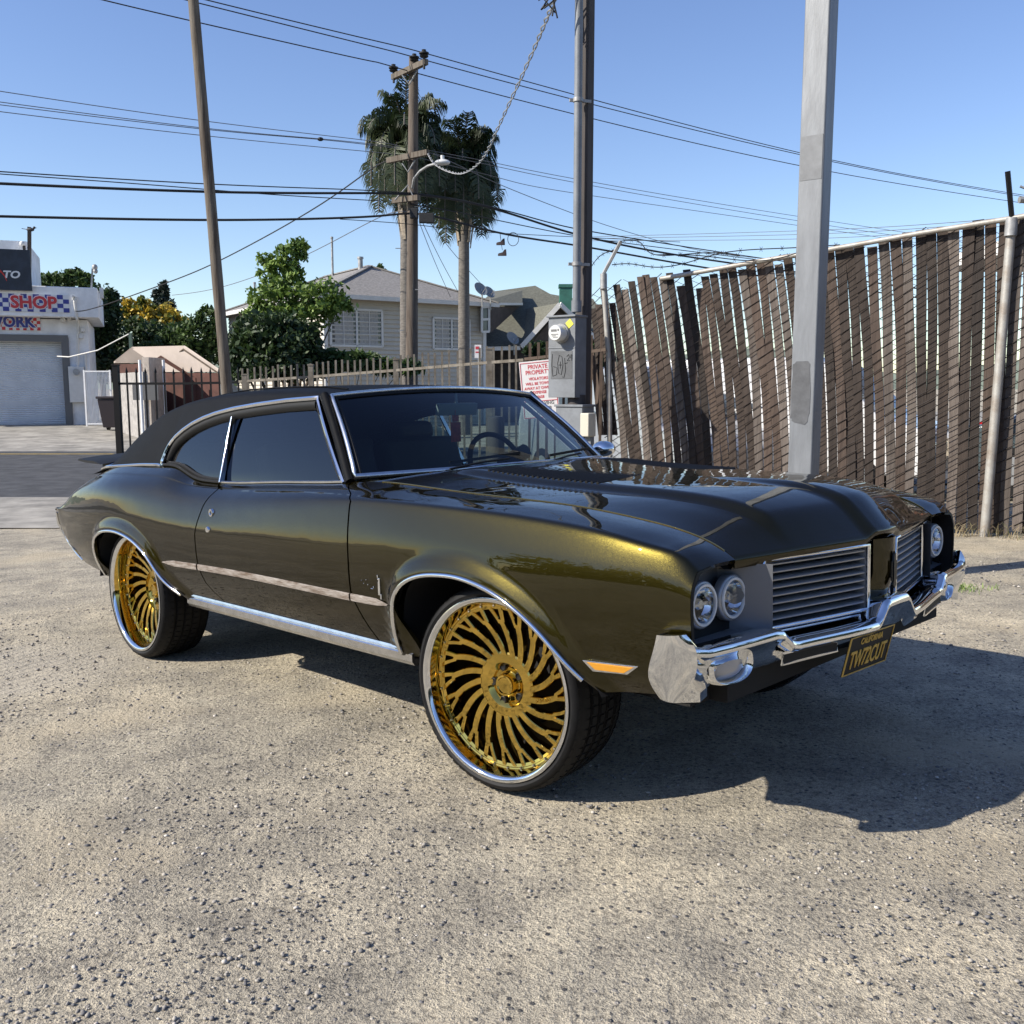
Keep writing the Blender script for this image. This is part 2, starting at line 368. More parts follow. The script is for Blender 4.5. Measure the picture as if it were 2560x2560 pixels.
z4 = lnr([-4.12, -4.0, -3.83, -3.70, -3.3, -2.2, -.4, .5, .70, .85], [.60, .535, .478, .445, .42, .41, .415, .455, .48, .50])
dl = lnr([-4.12, -3.4, -2.6, -1.9, -1.2, -.7, -.2, .85], [.05, .10, .11, .09, .07, .035, .022, .018])
_kn = {}
def bsp(ctrl, v):
    n = len(ctrl); p = 3
    if n not in _kn: _kn[n] = np.concatenate([[0]*3, np.linspace(0, 1, n-2), [1]*3])
    U = _kn[n]; v = min(max(v, 0), 1-1e-9); k = min(np.searchsorted(U, v, side='right')-1, n-1)
    d = [ctrl[j+k-p].copy() for j in range(p+1)]
    for r in range(1, p+1):
        for j in range(p, r-1, -1):
            a = (v-U[j+k-p])/(U[j+1+k-r]-U[j+k-p]); d[j] = (1-a)*d[j-1]+a*d[j]
    return d[p]
def ctrl_at(x):
    x = np.atleast_1d(np.asarray(x, float)); st = lambda a, b: np.stack([a+0*x, b+0*x], -1)
    P0 = st(w0(x), z0(x)); P1 = st(w1(x), z1(x)); P2 = st(w2(x), .775+.028*np.clip((x+.9)/.5, 0, 1)-.03*np.maximum(0, x-.4))
    P3 = st(w3(x), np.maximum(.58, z4(x)+.09)); P4 = st(w4(x), z4(x)); dd = dl(x)[:, None]
    u = (P1-P0)/np.linalg.norm(P1-P0, axis=1)[:, None]; q = (P2-P1)/np.linalg.norm(P2-P1, axis=1)[:, None]
    k = lambda a, b: np.array([a, b]); fw = np.clip((x+.9)/.5, 0, 1)[:, None]; fw = fw*fw*(3-2*fw)
    return np.stack([P0, P0*.75+P1*.25+k(0, .003), P0*.5+P1*.5+k(0, .006), P1-u*(dd*(1-fw)+.02*fw), P1, (P1+q*dd)*(1-fw)+(P1+(P2-P1)*.42+k(.003, 0))*fw, P2, P3, P3*.45+P4*.55+k(.012, 0), P4], 1)
XT0, XTN = -4.13, 5001; CT = ctrl_at(np.linspace(XT0, .87, XTN)); BT = np.array([bsp(list(np.eye(10)), v) for v in np.linspace(0, 1, 1501)])
def sect(x, v):
    x, v = np.broadcast_arrays(np.asarray(x, float), np.asarray(v, float)); sh = x.shape; x = x.ravel(); v = v.ravel()
    fx = np.clip((x-XT0)*1000, 0, XTN-1.001); i = fx.astype(int); a = (fx-i)[:, None, None]; c = CT[i]*(1-a)+CT[i+1]*a
    fv = np.clip(v, 0, 1)*1500; j = np.minimum(fv.astype(int), 1499); b = (fv-j)[:, None]; B = BT[j]*(1-b)+BT[j+1]*b
    r = np.einsum('nkd,nk->nd', c, B); return r[:, 0].reshape(sh), r[:, 1].reshape(sh)
F_ARCH = np.array([(-.438, .395), (-.425, .48), (-.412, .58), (-.39, .655), (-.345, .70), (-.28, .732), (-.20, .752), (-.126, .76), (-.04, .762), (.05, .752), (.14, .73), (.25, .682), (.33, .63), (.388, .578), (.44, .525), (.487, .477), (.53, .43), (.54, .40)])
R_ARCH = np.array([(-3.24, .395), (-3.228, .48), (-3.212, .58), (-3.18, .635), (-3.12, .675), (-3.03, .703), (-2.93, .716), (-2.83, .718), (-2.73, .708), (-2.62, .683), (-2.54, .65), (-2.47, .605), (-2.42, .555), (-2.37, .505), (-2.31, .465), (-2.24, .435), (-2.18, .40)])
def fine_curve(P, m=160):
    t = np.concatenate([[0], np.cumsum(np.linalg.norm(np.diff(P, axis=0), axis=1))]); fx, fz = spl(t, P[:, 0]), spl(t, P[:, 1])
    q = np.linspace(0, t[-1], m); A = np.stack([fx(q), fz(q)], 1); A[:, 0] = np.maximum.accumulate(A[:, 0]+1e-6*np.arange(m)); return A
FA, RA = fine_curve(F_ARCH), fine_curve(R_ARCH)
def arch_z(x):
    x = np.asarray(x, float); r = np.full(x.shape, -1.0)
    for A in (FA, RA): r = np.where((x > A[0, 0]) & (x < A[-1, 0]), np.interp(x, A[:, 0], A[:, 1]), r)
    return r
def flare(x, z):
    x = np.asarray(x, float); z = np.asarray(z, float); out = np.zeros(x.shape)
    for A in (FA, RA):
        d = np.sqrt(((np.stack([x, z], -1)[..., None, :]-A)**2).sum(-1).min(-1)); out = np.maximum(out, np.where(d < .075, .024*(1-(d/.075)**2)**2, 0))
    return out
def Sv(x, v):
    w, z = sect(x, v); x = np.broadcast_to(x, w.shape); return np.stack([x, w+flare(x, z), z], -1)
def S(x, v): return Sv(np.float64(x), np.float64(v))
def v_of_z(x, z):
    x, z = np.broadcast_arrays(np.asarray(x, float), np.asarray(z, float)); lo = np.full(x.shape, .12); hi = np.ones(x.shape)
    for _ in range(24):
        m = (lo+hi)/2; up_ = sect(x, m)[1] > z; lo = np.where(up_, m, lo); hi = np.where(up_, hi, m)
    return (lo+hi)/2
def S_z(x, z, off=0.0):
    p = S(x, v_of_z(x, z)); return np.array([p[0], p[1]+off, p[2]])
GAPF = lnr([.40, .46, .62, .76, .975, 1.0, 1.03, 1.1], [-.57, -.60, -.70, -.705, -.738, -.79, -.90, -.905])
GAPR = lnr([.40, .43, .52, .60, .765, .895, .95, 1.0, 1.1], [-1.78, -1.80, -1.935, -1.98, -1.99, -1.955, -1.935, -1.935, -1.935])
def panel(name, fl, fr, ts, nv, label=None, mt=None, sgn=-1, vs=None):
    """panel of the body side between the edges x=fl(z) and x=fr(z), cut by the wheel arches, with returned edges"""
    m = len(ts); fr_ = np.linspace(0, 1, nv) if vs is None else vs
    T = np.broadcast_to(np.asarray(ts)[:, None], (m, nv)); FR = np.broadcast_to(fr_[None], (m, nv)); c0 = lambda f, z: np.broadcast_to(f(z), z.shape)
    Z = np.full((m, nv), .8); X = c0(fl, Z)*(1-T)+c0(fr, Z)*T
    for it in range(5):
        za = arch_z(X); vm = np.where(za > 0, v_of_z(X, za), 1.0); Vv = FR*vm; Z = sect(X, Vv)[1]; X = c0(fl, Z)*(1-T)+c0(fr, Z)*T
    P = Sv(X, Vv); e = 4e-3
    a = Sv(X+e, Vv)-Sv(X-e, Vv); b = Sv(X, np.minimum(Vv+e, 1))-Sv(X, np.maximum(Vv-e, 0)); Nn = np.cross(a, b); Nn /= np.linalg.norm(Nn, axis=-1, keepdims=True)+1e-12
    Nn = -Nn if Nn[..., 1].mean() < 0 else Nn
    V = P.reshape(-1, 3); NN = Nn.reshape(-1, 3); faces = [(i*nv+j, i*nv+j+1, (i+1)*nv+j+1, (i+1)*nv+j) for i in range(m-1) for j in range(nv-1)]
    # edge returns: a lip 14 mm deep so that the panel has thickness
    loop = [(i, 0) for i in range(m)] + [(m-1, j) for j in range(1, nv)] + [(i, nv-1) for i in range(m-2, -1, -1)] + [(0, j) for j in range(nv-2, 0, -1)]
    idx = [i*nv+j for i, j in loop]; o = len(V); L = len(idx)
    V2 = np.array([V[i] for i in idx]); V3 = np.array([V[i]-NN[i]*.016 for i in idx]); c = V.mean(0)
    NE = []
    for q in range(L):
        tq = V2[(q+1) % L]-V2[q-1]; ne = np.cross(tq, NN[idx[q]]); ne /= np.linalg.norm(ne)+1e-9; NE.append(ne)
    V = np.concatenate([V, V2, V3]); NN = np.concatenate([NN, NE, NE])
    faces += [(o+q, o+(q+1) % L, o+L+(q+1) % L, o+L+q) for q in range(L)]
    out = []
    for s_ in (-1, 1):
        Vs = V*np.array([1, s_, 1]); Ns = NN*np.array([1, s_, 1]); g = G(); g.v = [tuple(p) for p in Vs]
        g.f = [tuple(f) for f in faces] if s_ > 0 else [tuple(reversed(f)) for f in faces]
        # orient the faces with the normals
        f0 = g.f[len(ts)//2*(nv-1)+nv//2]; a, b, c_ = [np.array(g.v[k]) for k in f0[:3]]
        if np.dot(np.cross(b-a, c_-a), Ns[f0[0]]) < 0: g.f = [tuple(reversed(f)) for f in g.f]
        out.append(g.build(name, mt, car, smooth=180, normals=Ns, recalc=False))
    return out
def paint_mat():
    m = bpy.data.materials.new('olive_gold_metallic'); m.use_nodes = True; n = m.node_tree.nodes; l = m.node_tree.links; p = n['Principled BSDF']
    p.inputs['Base Color'].default_value = (.0315, .0256, .0048, 1); p.inputs['Metallic'].default_value = .92; p.inputs['Roughness'].default_value = .32
    p.inputs['Specular Tint'].default_value = (.25, .21, .06, 1)
    p.inputs['Coat Weight'].default_value = 1; p.inputs['Coat Roughness'].default_value = .012; p.inputs['Coat IOR'].default_value = 1.42
    tc = n.new('ShaderNodeTexCoord'); vo = n.new('ShaderNodeTexVoronoi'); vo.inputs['Scale'].default_value = 1400
    l.new(tc.outputs['Object'], vo.inputs[0]); sp = n.new('ShaderNodeVectorMath'); sp.operation = 'SUBTRACT'; l.new(vo.outputs['Color'], sp.inputs[0]); sp.inputs[1].default_value = (.5, .5, .5)
    sc = n.new('ShaderNodeVectorMath'); sc.operation = 'SCALE'; sc.inputs['Scale'].default_value = .15; l.new(sp.outputs[0], sc.inputs[0])
    ge = n.new('ShaderNodeNewGeometry'); ad = n.new('ShaderNodeVectorMath'); l.new(ge.outputs['Normal'], ad.inputs[0]); l.new(sc.outputs[0], ad.inputs[1])
    nm = n.new('ShaderNodeVectorMath'); nm.operation = 'NORMALIZE'; l.new(ad.outputs[0], nm.inputs[0]); l.new(nm.outputs[0], p.inputs['Normal'])
    # slow waviness of the clear coat, as on real sheet metal
    nz = n.new('ShaderNodeTexNoise'); nz.inputs['Scale'].default_value = 5; nz.inputs['Detail'].default_value = 2; l.new(tc.outputs['Object'], nz.inputs[0])
    b = n.new('ShaderNodeBump'); b.inputs['Strength'].default_value = .10; b.inputs['Distance'].default_value = .02; l.new(nz.outputs[0], b.inputs['Height']); l.new(b.outputs[0], p.inputs['Coat Normal'])
    return m
MT['paint'] = paint_mat()
def dense(a, b, base, spots):
    t = list(np.linspace(0, 1, base))
    for c, w in spots:
        c = (c-a)/(b-a); w = w/(b-a)
        t += [c+w*k for k in (-1, -.6, -.35, -.18, -.08, -.02, .02, .08, .18, .35, .6, 1)]
    return sorted(set(round(min(max(q, 0), 1), 5) for q in t))
front_x = lambda z: .846+0*z
rear_x = lambda z: -4.11+.0*z
g3 = .005
VS = np.array(list(np.linspace(0, .14, 5))[:-1]+list(np.linspace(.14, .62, 26))[:-1]+list(np.linspace(.62, 1, 14)))
fend = panel('front_fender', lambda z: GAPF(z)+g3, front_x, dense(-.73, .846, 44, [(-.425, .045), (.535, .05)]), len(VS), mt=MT['paint'], vs=VS)
door = panel('door', lambda z: GAPR(z)+g3, lambda z: GAPF(z)-g3, np.linspace(0, 1, 34), len(VS), mt=MT['paint'], vs=VS)
quar = panel('quarter_panel', rear_x, lambda z: GAPR(z)-g3, dense(-4.11, -1.98, 54, [(-3.226, .045), (-2.19, .05)]), len(VS), mt=MT['paint'], vs=VS)
# dark inner shell behind the gaps
g = G()
for s_ in (-1, 1):
    for xs_ in (np.linspace(-4.08, -3.25, 16), np.linspace(-2.15, -.44, 26), np.linspace(.56, .80, 6)):
        g.grid([[(x, s_*(S(x, v)[1]-.03), S(x, v)[2]-.022*max(0, 1-v*1.6)-.002) for v in np.linspace(.20, 1, 16)] for x in xs_])
    for A in (FA, RA):    # wheel-well liners
        xs_ = A[6:-6:4]
        g.grid([[(q[0], s_*w, q[1]+.012) for w in (.93, .86, .78, .66, .52, .45)] for q in A[2:-2:3]])
        g.grid([[(q[0], s_*.45, z) for z in (q[1]+.012, .30)] for q in A[2:-2:3]])
        g.grid([[(x, s_*(S(x, v)[1]-.028), S(x, v)[2]-.022*max(0, 1-v*1.6)) for v in np.linspace(.20, v_of_z(x, arch_z(x)+.015), 10)] for x in np.linspace(A[:, 0].min()+.03, A[:, 0].max()-.03, 20)])
g.box((-1.4, 0, .40), (2.2, 1.5, .06)); g.box((-3.65, 0, .50), (.85, 1.4, .16)); g.box((.35, 0, .47), (.8, 1.0, .10)); g.box((-1.4, .55, .33), (3.2, .09, .10)); g.box((-1.4, -.55, .33), (3.2, .09, .10))
g.cyl((0, -.75, .36), (0, .75, .36), .05, 10); g.cyl((-WB, -.75, .36), (-WB, .75, .36), .06, 10); g.ball((-WB, 0, .36), .15, 8)
g.tube([(-3.9, .45, .36), (-3.0, .4, .33), (-1.0, .3, .30), (-.2, .25, .34)], .03, 8)
g.box((-2.0, .0, .36), (1.2, .2, .1))
g.build('underbody', MT['under'], car, smooth=30)
# ---- hood
def hood_xf(y): return .985-.150*(abs(y)/.72)**1.25
def hood_z(t, y, w):
    xr = -.79+t*(.842+.79); u = abs(y)/w; base = float(z0(xr))
    fade = 1-max(0, (t-.80)/.20)**2
    cr = .034*(1-u**2.2)*(.25+.75*fade)
    sm = lambda a, b, q: (lambda k: k*k*(3-2*k))(min(max((q-a)/(b-a), 0), 1))
    dome = .020*sm(.50, .44, abs(y))*(1-sm(.93, 1.0, t))*sm(.0, .12, t)
    beak = .020*sm(.13, .07, abs(y))*sm(.55, .95, t)
    ridge = .020*sm(.55, .925, t)*(1-sm(.925, 1.0, t))*(1-sm(.62, .98, u))
    return base+cr+dome+beak+ridge
us = np.array(sorted(set([round(q, 4) for q in np.concatenate([np.linspace(-1, 1, 41), [s*k/.72 for s in (-1, 1) for k in (.435, .45, .46, .47, .48, .49, .505, .07, .085, .1, .115, .13)]])])))
us = us[(us >= -1) & (us <= 1)]
ts = np.concatenate([np.linspace(0, .8, 36), np.linspace(.82, 1, 30)])
def hood_pt(t, u):
    xr = -.79+t*(.842+.79); w = float(w0(xr))-.004; y = u*w
    rear = -.79+.10*(1-(abs(u))**2)-.045*max(0, abs(u)-.8)/.2*0
    x = rear+t*(hood_xf(y)-rear)
    return (x, y, hood_z(t, y, w))
g = G(); A = [[hood_pt(t, u) for u in us] for t in ts]; g.grid(A)
rim = [A[-1][j] for j in range(len(us))]
lip = lambda p, i: (p[0]-.012*i, p[1], p[2]-.016*i)
g.grid([[lip(p, 0) for p in rim], [(p[0]+.002, p[1], p[2]-.012) for p in rim], [(p[0]-.012, p[1], p[2]-.034) for p in rim], [(p[0]-.06, p[1], p[2]-.036) for p in rim]])
for j in (0, -1): g.grid([[A[i][j] for i in range(len(ts))], [(A[i][j][0], A[i][j][1], A[i][j][2]-.03) for i in range(len(ts))]])
hood = g.build('hood', MT['paint'], car, smooth=55)
g = G()   # black under the hood gap
g.grid([[(A[i][j][0]-.02*(i == len(ts)-1), A[i][j][1]*(1.03 if j in (0, len(us)-1) else 1), A[i][j][2]-.045) for j in range(0, len(us))] for i in range(0, len(ts), 3)])
g.build('hood_inner', MT['under'], car, smooth=60)
# bright hood edge trim at the gaps
g = G()
for j in (0, -1):
    g.tube([(A[i][j][0], A[i][j][1]+.004*(1 if j else -1), A[i][j][2]+.001) for i in range(2, len(ts)-3)], .0028, 5)
g.build('hood_edge', mat('gold_edge', (.55, .43, .18), .25, 1), hood, smooth=40)
# louvres on the hood
def louvers(s_):
    gl = G(); w_ = G()
    for k in range(22):
        x = -.47+k*.027
        ya, yb = s_*.175, s_*.448
        za, zb = [max(q) for q in ([hood_z((x+.75)/1.66, y, .73)+.004 for y in (ya, s_*.3)], [hood_z((x+.75)/1.66, y, .73)+.004 for y in (s_*.435, yb)])]
        gl.tube([(x+.02*0, ya, za-.009), (x+.01, (ya+yb)/2, (za+zb)/2-.006), (x+.02, yb, zb-.008)], .0085, 6, flat=.7)
    o = gl.build('hood_louver', MT['black'], hood, smooth=40); return o
louvers(-1); louvers(1)
# ---- cowl and wipers
def ws_base(u): return Vector((-.905+.20*(1-abs(u)**2.2), .775*u, 1.05+.012*(1-u*u)))
def ws_top(u): return Vector((-1.262+.07*(1-abs(u)**2.2), .632*u, 1.388+.032*(1-u*u)))
g = G()
g.grid([[(-.80+.10*(1-u*u), .775*u, float(z0(-.79))+.034*(1-abs(u)**2.2)-.006) for u in np.linspace(-1, 1, 25)], [tuple(ws_base(u)+Vector((.04, 0, -.008))) for u in np.linspace(-1, 1, 25)], [tuple(ws_base(u)+Vector((-.05, 0, -.03))) for u in np.linspace(-1, 1, 25)]])
for s_ in (-1, 1):   # fender top behind the hood corner
    g.grid([[(-.90, s_*.80, 1.033), (-.90, s_*.74, 1.045)], [(-.80, s_*.785, 1.037), (-.80, s_*.73, 1.043)], [(-.70, s_*.772, 1.036), (-.72, s_*.73, 1.036)]])
g.build('cowl_panel', MT['paint'], car, smooth=40)
g = G()
for k in range(16):
    y = -.50+k*.062; u = y/.775; p = ws_base(u); g.box((p.x+.055, y, p.z-.004), (.05, .012, .012), Matrix.Rotation(R(12), 3, 'Y'))
g.build('cowl_vent', MT['black'], car)
g = G()
for a, b in ((-.42, -.06), (.16, .52)):
    p, q = ws_base(a/.775), ws_base(b/.775)
    g.tube([p+Vector((.04, 0, .012)), (p+q)/2+Vector((.02, 0, .03)), q+Vector((-.02, 0, .035))], .005, 6)
    g.bar(p+Vector((-.03, .06, .035)), q+Vector((-.05, .1, .055)), .006, .012)
g.build('wiper', MT['black'], car, smooth=40)
# ---- windshield
MT['glass_ws'] = glass('windshield_glass', (.46, .56, .54), 1.55)
MT['glass_side'] = glass('tinted_side_glass', (.13, .15, .16), 1.66)
MT['glass_far'] = glass('side_glass', (.72, .78, .76), 1.35)
U = np.linspace(-1, 1, 25)
def ws(u, t): 
    a, b = ws_base(u), ws_top(u); p = a.lerp(b, t); return p+Vector((.03, 0, .03))*math.sin(math.pi*t)*.5*(1-u*u*.4)
g = G(); g.grid([[tuple(ws(u, t)) for u in U*.985] for t in np.linspace(.01, .985, 12)]); g.build('windshield', MT['glass_ws'], car, smooth=180)
g = G()
edge = [ws(u, 0) for u in U] + [ws(1, t) for t in np.linspace(.05, 1, 12)] + [ws(u, 1) for u in U[::-1]] + [ws(-1, t) for t in np.linspace(1, .05, 12)]
g.tube([p+Vector((.006, 0, .006)) for p in edge], .013, 8, closed=True, flat=.8); g.build('windshield_trim', MT['chrome_worn'], car, smooth=50)
g = G(); U2 = U*.97
g.tube([ws(u, .012)*1 for u in U2] + [ws(.97, t) for t in np.linspace(.05, .97, 12)] + [ws(u, .975) for u in U2[::-1]] + [ws(-.97, t) for t in np.linspace(.97, .05, 12)], .010, 6, closed=True); g.build('windshield_seal', MT['black'], car, smooth=50)
# ---- roof and sail panels (vinyl)
def wg(z): q = max(z-1.0, 0); return .80-.30*q-.27*q*q       # tumblehome of the side glass
zc_ = spl([-3.6, -3.4, -3.1, -2.8, -2.5, -2.0, -1.7, -1.41, -1.19], [1.03, 1.135, 1.30, 1.408, 1.452, 1.468, 1.463, 1.447, 1.418])
zb_ = lnr([-3.6, -3.36, -2.9, -2.66, -2.652, -2.64, -2.62, -2.58, -2.52, -2.44, -2.34, -2.22, -2.06, -1.83, -1.58, -1.33, -1.19], [.99, 1.043, 1.064, 1.068, 1.095, 1.14, 1.18, 1.216, 1.25, 1.283, 1.310, 1.333, 1.352, 1.368, 1.380, 1.384, 1.386])
def roof_sec(x, m=26):
    zc, zb = float(zc_(x)), float(zb_(x))
    wb = wg(zb) if x > -3.3 else wg(zb)-.0; zk = max(zc-.055, zb+.3*(zc-zb)); wk = wg(zk)-.01
    if x < -2.9: wk -= .06*min(1, (-2.9-x)/.6)
    c = [np.array(q, float) for q in [(wb, zb), (wb*.6+wk*.4+.004, zb*.6+zk*.4), (wk+.006, zk-.012), (wk-.01, zk+.018), (wk-.09, zc-.018), (.30, zc-.002), (0, zc)]]
    h = [bsp(c, v) for v in np.linspace(0, 1, m)]
    return h
rx = np.array(sorted(set(list(np.linspace(-3.58, -1.20, 50))+[-2.67, -2.662, -2.656, -2.648, -2.64, -2.63, -2.62, -2.60, -2.57, -2.54, -2.50])))
def roofpt(x, h, i, m): 
    u = h[0]/.66
    return (x+ (.0 if x < -1.6 else (x+1.6)/.4*(.070*(1-min(1, abs(u))**2.2)-.075)), h[0], h[1])
g = G(); rows = []
for x in rx:
    h = roof_sec(x); row = [roofpt(x, q, i, 26) for i, q in enumerate(h)]
    rows.append([(p[0], -p[1], p[2]) for p in row]+[p for p in row[::-1]][1:])
g.grid(rows)
roof = g.build('vinyl_roof', MT['vinyl'], car, smooth=50)
g = G()    # headliner under the roof
g.grid([[(p[0], p[1]*.965, p[2]-.03) for p in r[3:-3]] for r in rows[8:]]); g.build('headliner', MT['int'], car, smooth=60)
g = G()    # seams of the vinyl top
for s_ in (-1, 1): g.tube([(x, s_*.475, float(zc_(x))-.0115+.002*0) for x in np.linspace(-3.0, -1.35, 30)], .004, 6)
g.build('roof_seam', MT['vinyl'], roof, smooth=60)
g = G()
rw = [[(x+.002, y, float(zc_(x))-.012*(abs(y)/.5)**2+.006) for y in np.linspace(-.50, .50, 15)] for x in np.linspace(-3.50, -2.88, 12)]
g.grid(rw); g.build('rear_window', MT['glass_side'], car, smooth=180)
# A pillars
for s_ in (-1, 1):
    g = G(); a0, a1 = Vector((-.925, s_*.785, 1.03)), Vector((-1.285, s_*.648, 1.395))
    g.tube([a0, a0.lerp(a1, .3)+Vector((.004, 0, .004)), a0.lerp(a1, .65)+Vector((.004, 0, .005)), a1], [.027, .025, .024, .026], 10, flat=.8)
    g.build('windshield_pillar', MT['vinyl'], car, smooth=60)
# ---- side windows
def a_line(z): return -.955-(z-1.03)*(.375/.345)          # front edge of the door glass
def glassgrid(xa, xb, s_, ins=.022, top=.0, n=24, fr=None):
    rows = []
    for x in np.linspace(xa, xb, n):
        zb = float(z0(x))-.02; zt = float(zb_(x))-top
        if x > -1.33: zt = min(zt, 1.03+(-.955-x)*(.345/.375)-top)
        zt = max(zt, zb+.012)
        rows.append([(x, s_*(wg(z)-ins), z) for z in np.linspace(zb, zt, 10)])
    return rows
for s_, mt in ((-1, MT['glass_side']), (1, MT['glass_far'])):
    g = G(); g.grid(glassgrid(-1.985, -.955, s_, top=.052)); g.build('door_window', mt, car, smooth=180)
    g = G(); g.grid(glassgrid(-2.64, -2.015, s_, top=.040)); g.build('quarter_window', mt, car, smooth=180)
    # chrome reveal mouldings
    pts = [(x, s_*(wg(float(zb_(x)))+.010), float(zb_(x))+.004) for x in np.concatenate([np.linspace(-1.325, -2.3, 16), np.linspace(-2.34, -2.655, 22)])]
    fr_ = [(a_line(z)+.004, s_*(wg(z)+.008), z) for z in np.linspace(1.03, 1.375, 8)]
    low = [(x, s_*(float(w0(x))+.004), float(z0(x))+.006) for x in np.linspace(-2.63, -1.99, 20)]
    tr = G(); tr.tube(fr_+pts, .011, 6, flat=.7); tr.tube([pts[-1]]+[(-2.655, s_*(wg(1.068)+.008), 1.066)]+low[:1], .009, 6)
    tr.build('window_moulding', MT['chrome'], car, smooth=50)
    tr = G(); tr.tube(low, .007, 6); tr.build('quarter_moulding', MT['black'], car, smooth=50)
    tr = G(); tr.tube([(x, s_*(float(w0(x))-.002), float(z0(x))+.005) for x in np.linspace(-1.985, -.955, 14)], .007, 6); tr.build('belt_moulding', MT['chrome_worn'], car, smooth=50)
    tr = G(); tr.bar((-1.985, s_*(wg(1.0)+.0), .995), (-2.062, s_*(wg(1.315)-.006), 1.315), .012, .026, up=(0, s_, 0)); tr.build('window_divider', MT['chrome'], car, bevel=.003)
    tr = G(); tr.tube([(x, s_*(wg(float(zb_(x))-.026)-.012), float(zb_(x))-.026) for x in np.concatenate([np.linspace(-1.35, -2.3, 16), np.linspace(-2.34, -2.645, 18)])], .024, 6, flat=.6)
    tr.tube([(a_line(z)-.02, s_*(wg(z)-.010), z-.01) for z in np.linspace(1.05, 1.37, 8)], .013, 6)
    tr.tube([(x, s_*(float(w0(x))-.02), float(z0(x))+.012) for x in np.linspace(-2.62, -2.0, 20)], .012, 6)
    tr.build('window_seal', MT['black'], car, smooth=50)
    # chrome line under the vinyl top
    tr = G(); tr.tube([(-2.655, s_*.792, 1.066)]+[(x, s_*(wg(float(zb_(x)))+.012), float(zb_(x))+.002) for x in np.linspace(-2.70, -3.42, 14)]+[(-3.47, s_*.72, 1.05), (-3.52, s_*.60, 1.085)], .009, 6); tr.build('roof_moulding', MT['chrome'], car, smooth=50)
# ---- rear deck, tail, rear bumper, spoiler
g = G()
def deck(x, u):
    w = float(w0(x))-.004; return (x, u*w, float(z0(x))+.035*(1-abs(u)**2.5))
g.grid([[deck(x, u) for u in np.linspace(-1, 1, 21)] for x in np.linspace(-4.10, -3.36, 22)])
g.build('trunk_lid', MT['paint'], car, smooth=60)
g = G()
sec = [S(-4.105, v) for v in np.linspace(0, 1, 20)]
g.grid([[(-4.105, -p[1]*u, p[2]+.035*(1-abs(u)**2.5)*(1 if k == 0 else max(0, 1-k/4))) for u in np.linspace(-1, 1, 15)] for k, p in enumerate(sec)])
g.build('tail_panel', MT['paint'], car, smooth=60)
MT['tail_red'] = mat('tail_lamp_red', (.35, .012, .012), .15)
for s_ in (-1, 1): g = G(); g.box((-4.112, s_*.55, .63), (.02, .30, .09)); g.build('tail_lamp', MT['tail_red'], car, bevel=.006)
g = G()
by = np.linspace(-1, 1, 41)
def rb(u, k):
    y = u*.78; x = -4.165+.10*max(0, (abs(u)-.85)/.15)**2+.03*abs(u)**2
    pr = [(.05, .66), (.0, .655), (-.012, .62), (-.005, .56), (.02, .50), (.07, .475)][k]
    return (x+pr[0], y, pr[1]-.02*abs(u))
g.grid([[rb(u, k) for k in range(6)] for u in by])
for s_ in (-1, 1):    # bright wrap along the rear lower edge of the quarter panel
    g.tube([(x, s_*(float(S_z(x, z)[1])+.003), z) for x, z in ((-4.085, .74), (-4.10, .67), (-4.098, .605), (-4.01, .545), (-3.92, .512), (-3.83, .483), (-3.74, .458))], [.006, .010, .014, .014, .012, .010, .006], 8)
g.build('rear_bumper', MT['chrome'], car, smooth=50)
MT['marker_red'] = mat('marker_red', (.10, .012, .010), .25)
for s_ in (-1, 1):
    g = G(); p = [S_z(x, z, .004) for x, z in ((-3.93, .56), (-3.76, .525), (-3.715, .488), (-3.88, .522))]
    g.add([(q[0], s_*q[1], q[2]) for q in p]+[(q[0], s_*(q[1]-.01), q[2]) for q in p], [(0, 1, 2, 3), (0, 4, 5, 1), (1, 5, 6, 2), (2, 6, 7, 3), (3, 7, 4, 0)]); mk_ = g.build('side_marker', MT['chrome'], car); c_ = np.mean(p, 0); g = G(); g.add([(c_[0]+(q[0]-c_[0])*.82, s_*(q[1]+.003), c_[2]+(q[2]-c_[2])*.62) for q in p], [(0, 1, 2, 3)]); g.build('marker_lens', MT['marker_red'], mk_)
g = G()
sp_ = [[(x, y, 1.075-.10*abs(y)**3+dz-.02*((x+4.0)**2)) for (x, dz) in ((-3.78, 0), (-3.88, .018), (-4.02, .02), (-4.14, .028), (-4.15, .018), (-4.02, .006), (-3.88, .002), (-3.78, 0))] for y in np.linspace(-.67, .67, 31)]
g.grid(sp_)
for s_ in (-1, 1):
    g.box((-3.93, s_*.55, 1.0), (.12, .05, .13)); g.add([Vector(q) for q in (sp_[-1] if s_ > 0 else sp_[0])], [tuple(range(8))])
g.build('rear_spoiler', MT['black'], car, smooth=45)
# ---- chrome arch lips
for A, nm in ((FA, 'arch_trim'), (RA, 'arch_trim')):
    for s_ in (-1, 1):
        pts = []
        for q in A[4:(-14 if A is FA else -8):3]:
            p = S_z(q[0], q[1]); pts.append((p[0], s_*(p[1]+.002), q[1]-.002))
        g = G(); g.tube(pts, .0085, 8); g.build(nm, MT['chrome'], car, smooth=60)
# ---- rocker trim
for s_ in (-1, 1):
    rows = []
    for x in np.linspace(-2.20, -.385, 30):
        w = float(w4(x)); z = float(z4(x)); rows.append([(x, s_*(w+a), z+b) for a, b in ((.004, .032), (.018, .030), (.021, .022), (.014, .016), (.022, .008), (.022, -.018), (.010, -.034), (-.03, -.036))])
    g = G(); g.grid(rows); g.add(rows[0], [tuple(range(8))]); g.add(rows[-1], [tuple(range(8))]); g.build('rocker_trim', MT['chrome_worn'], car, smooth=35)
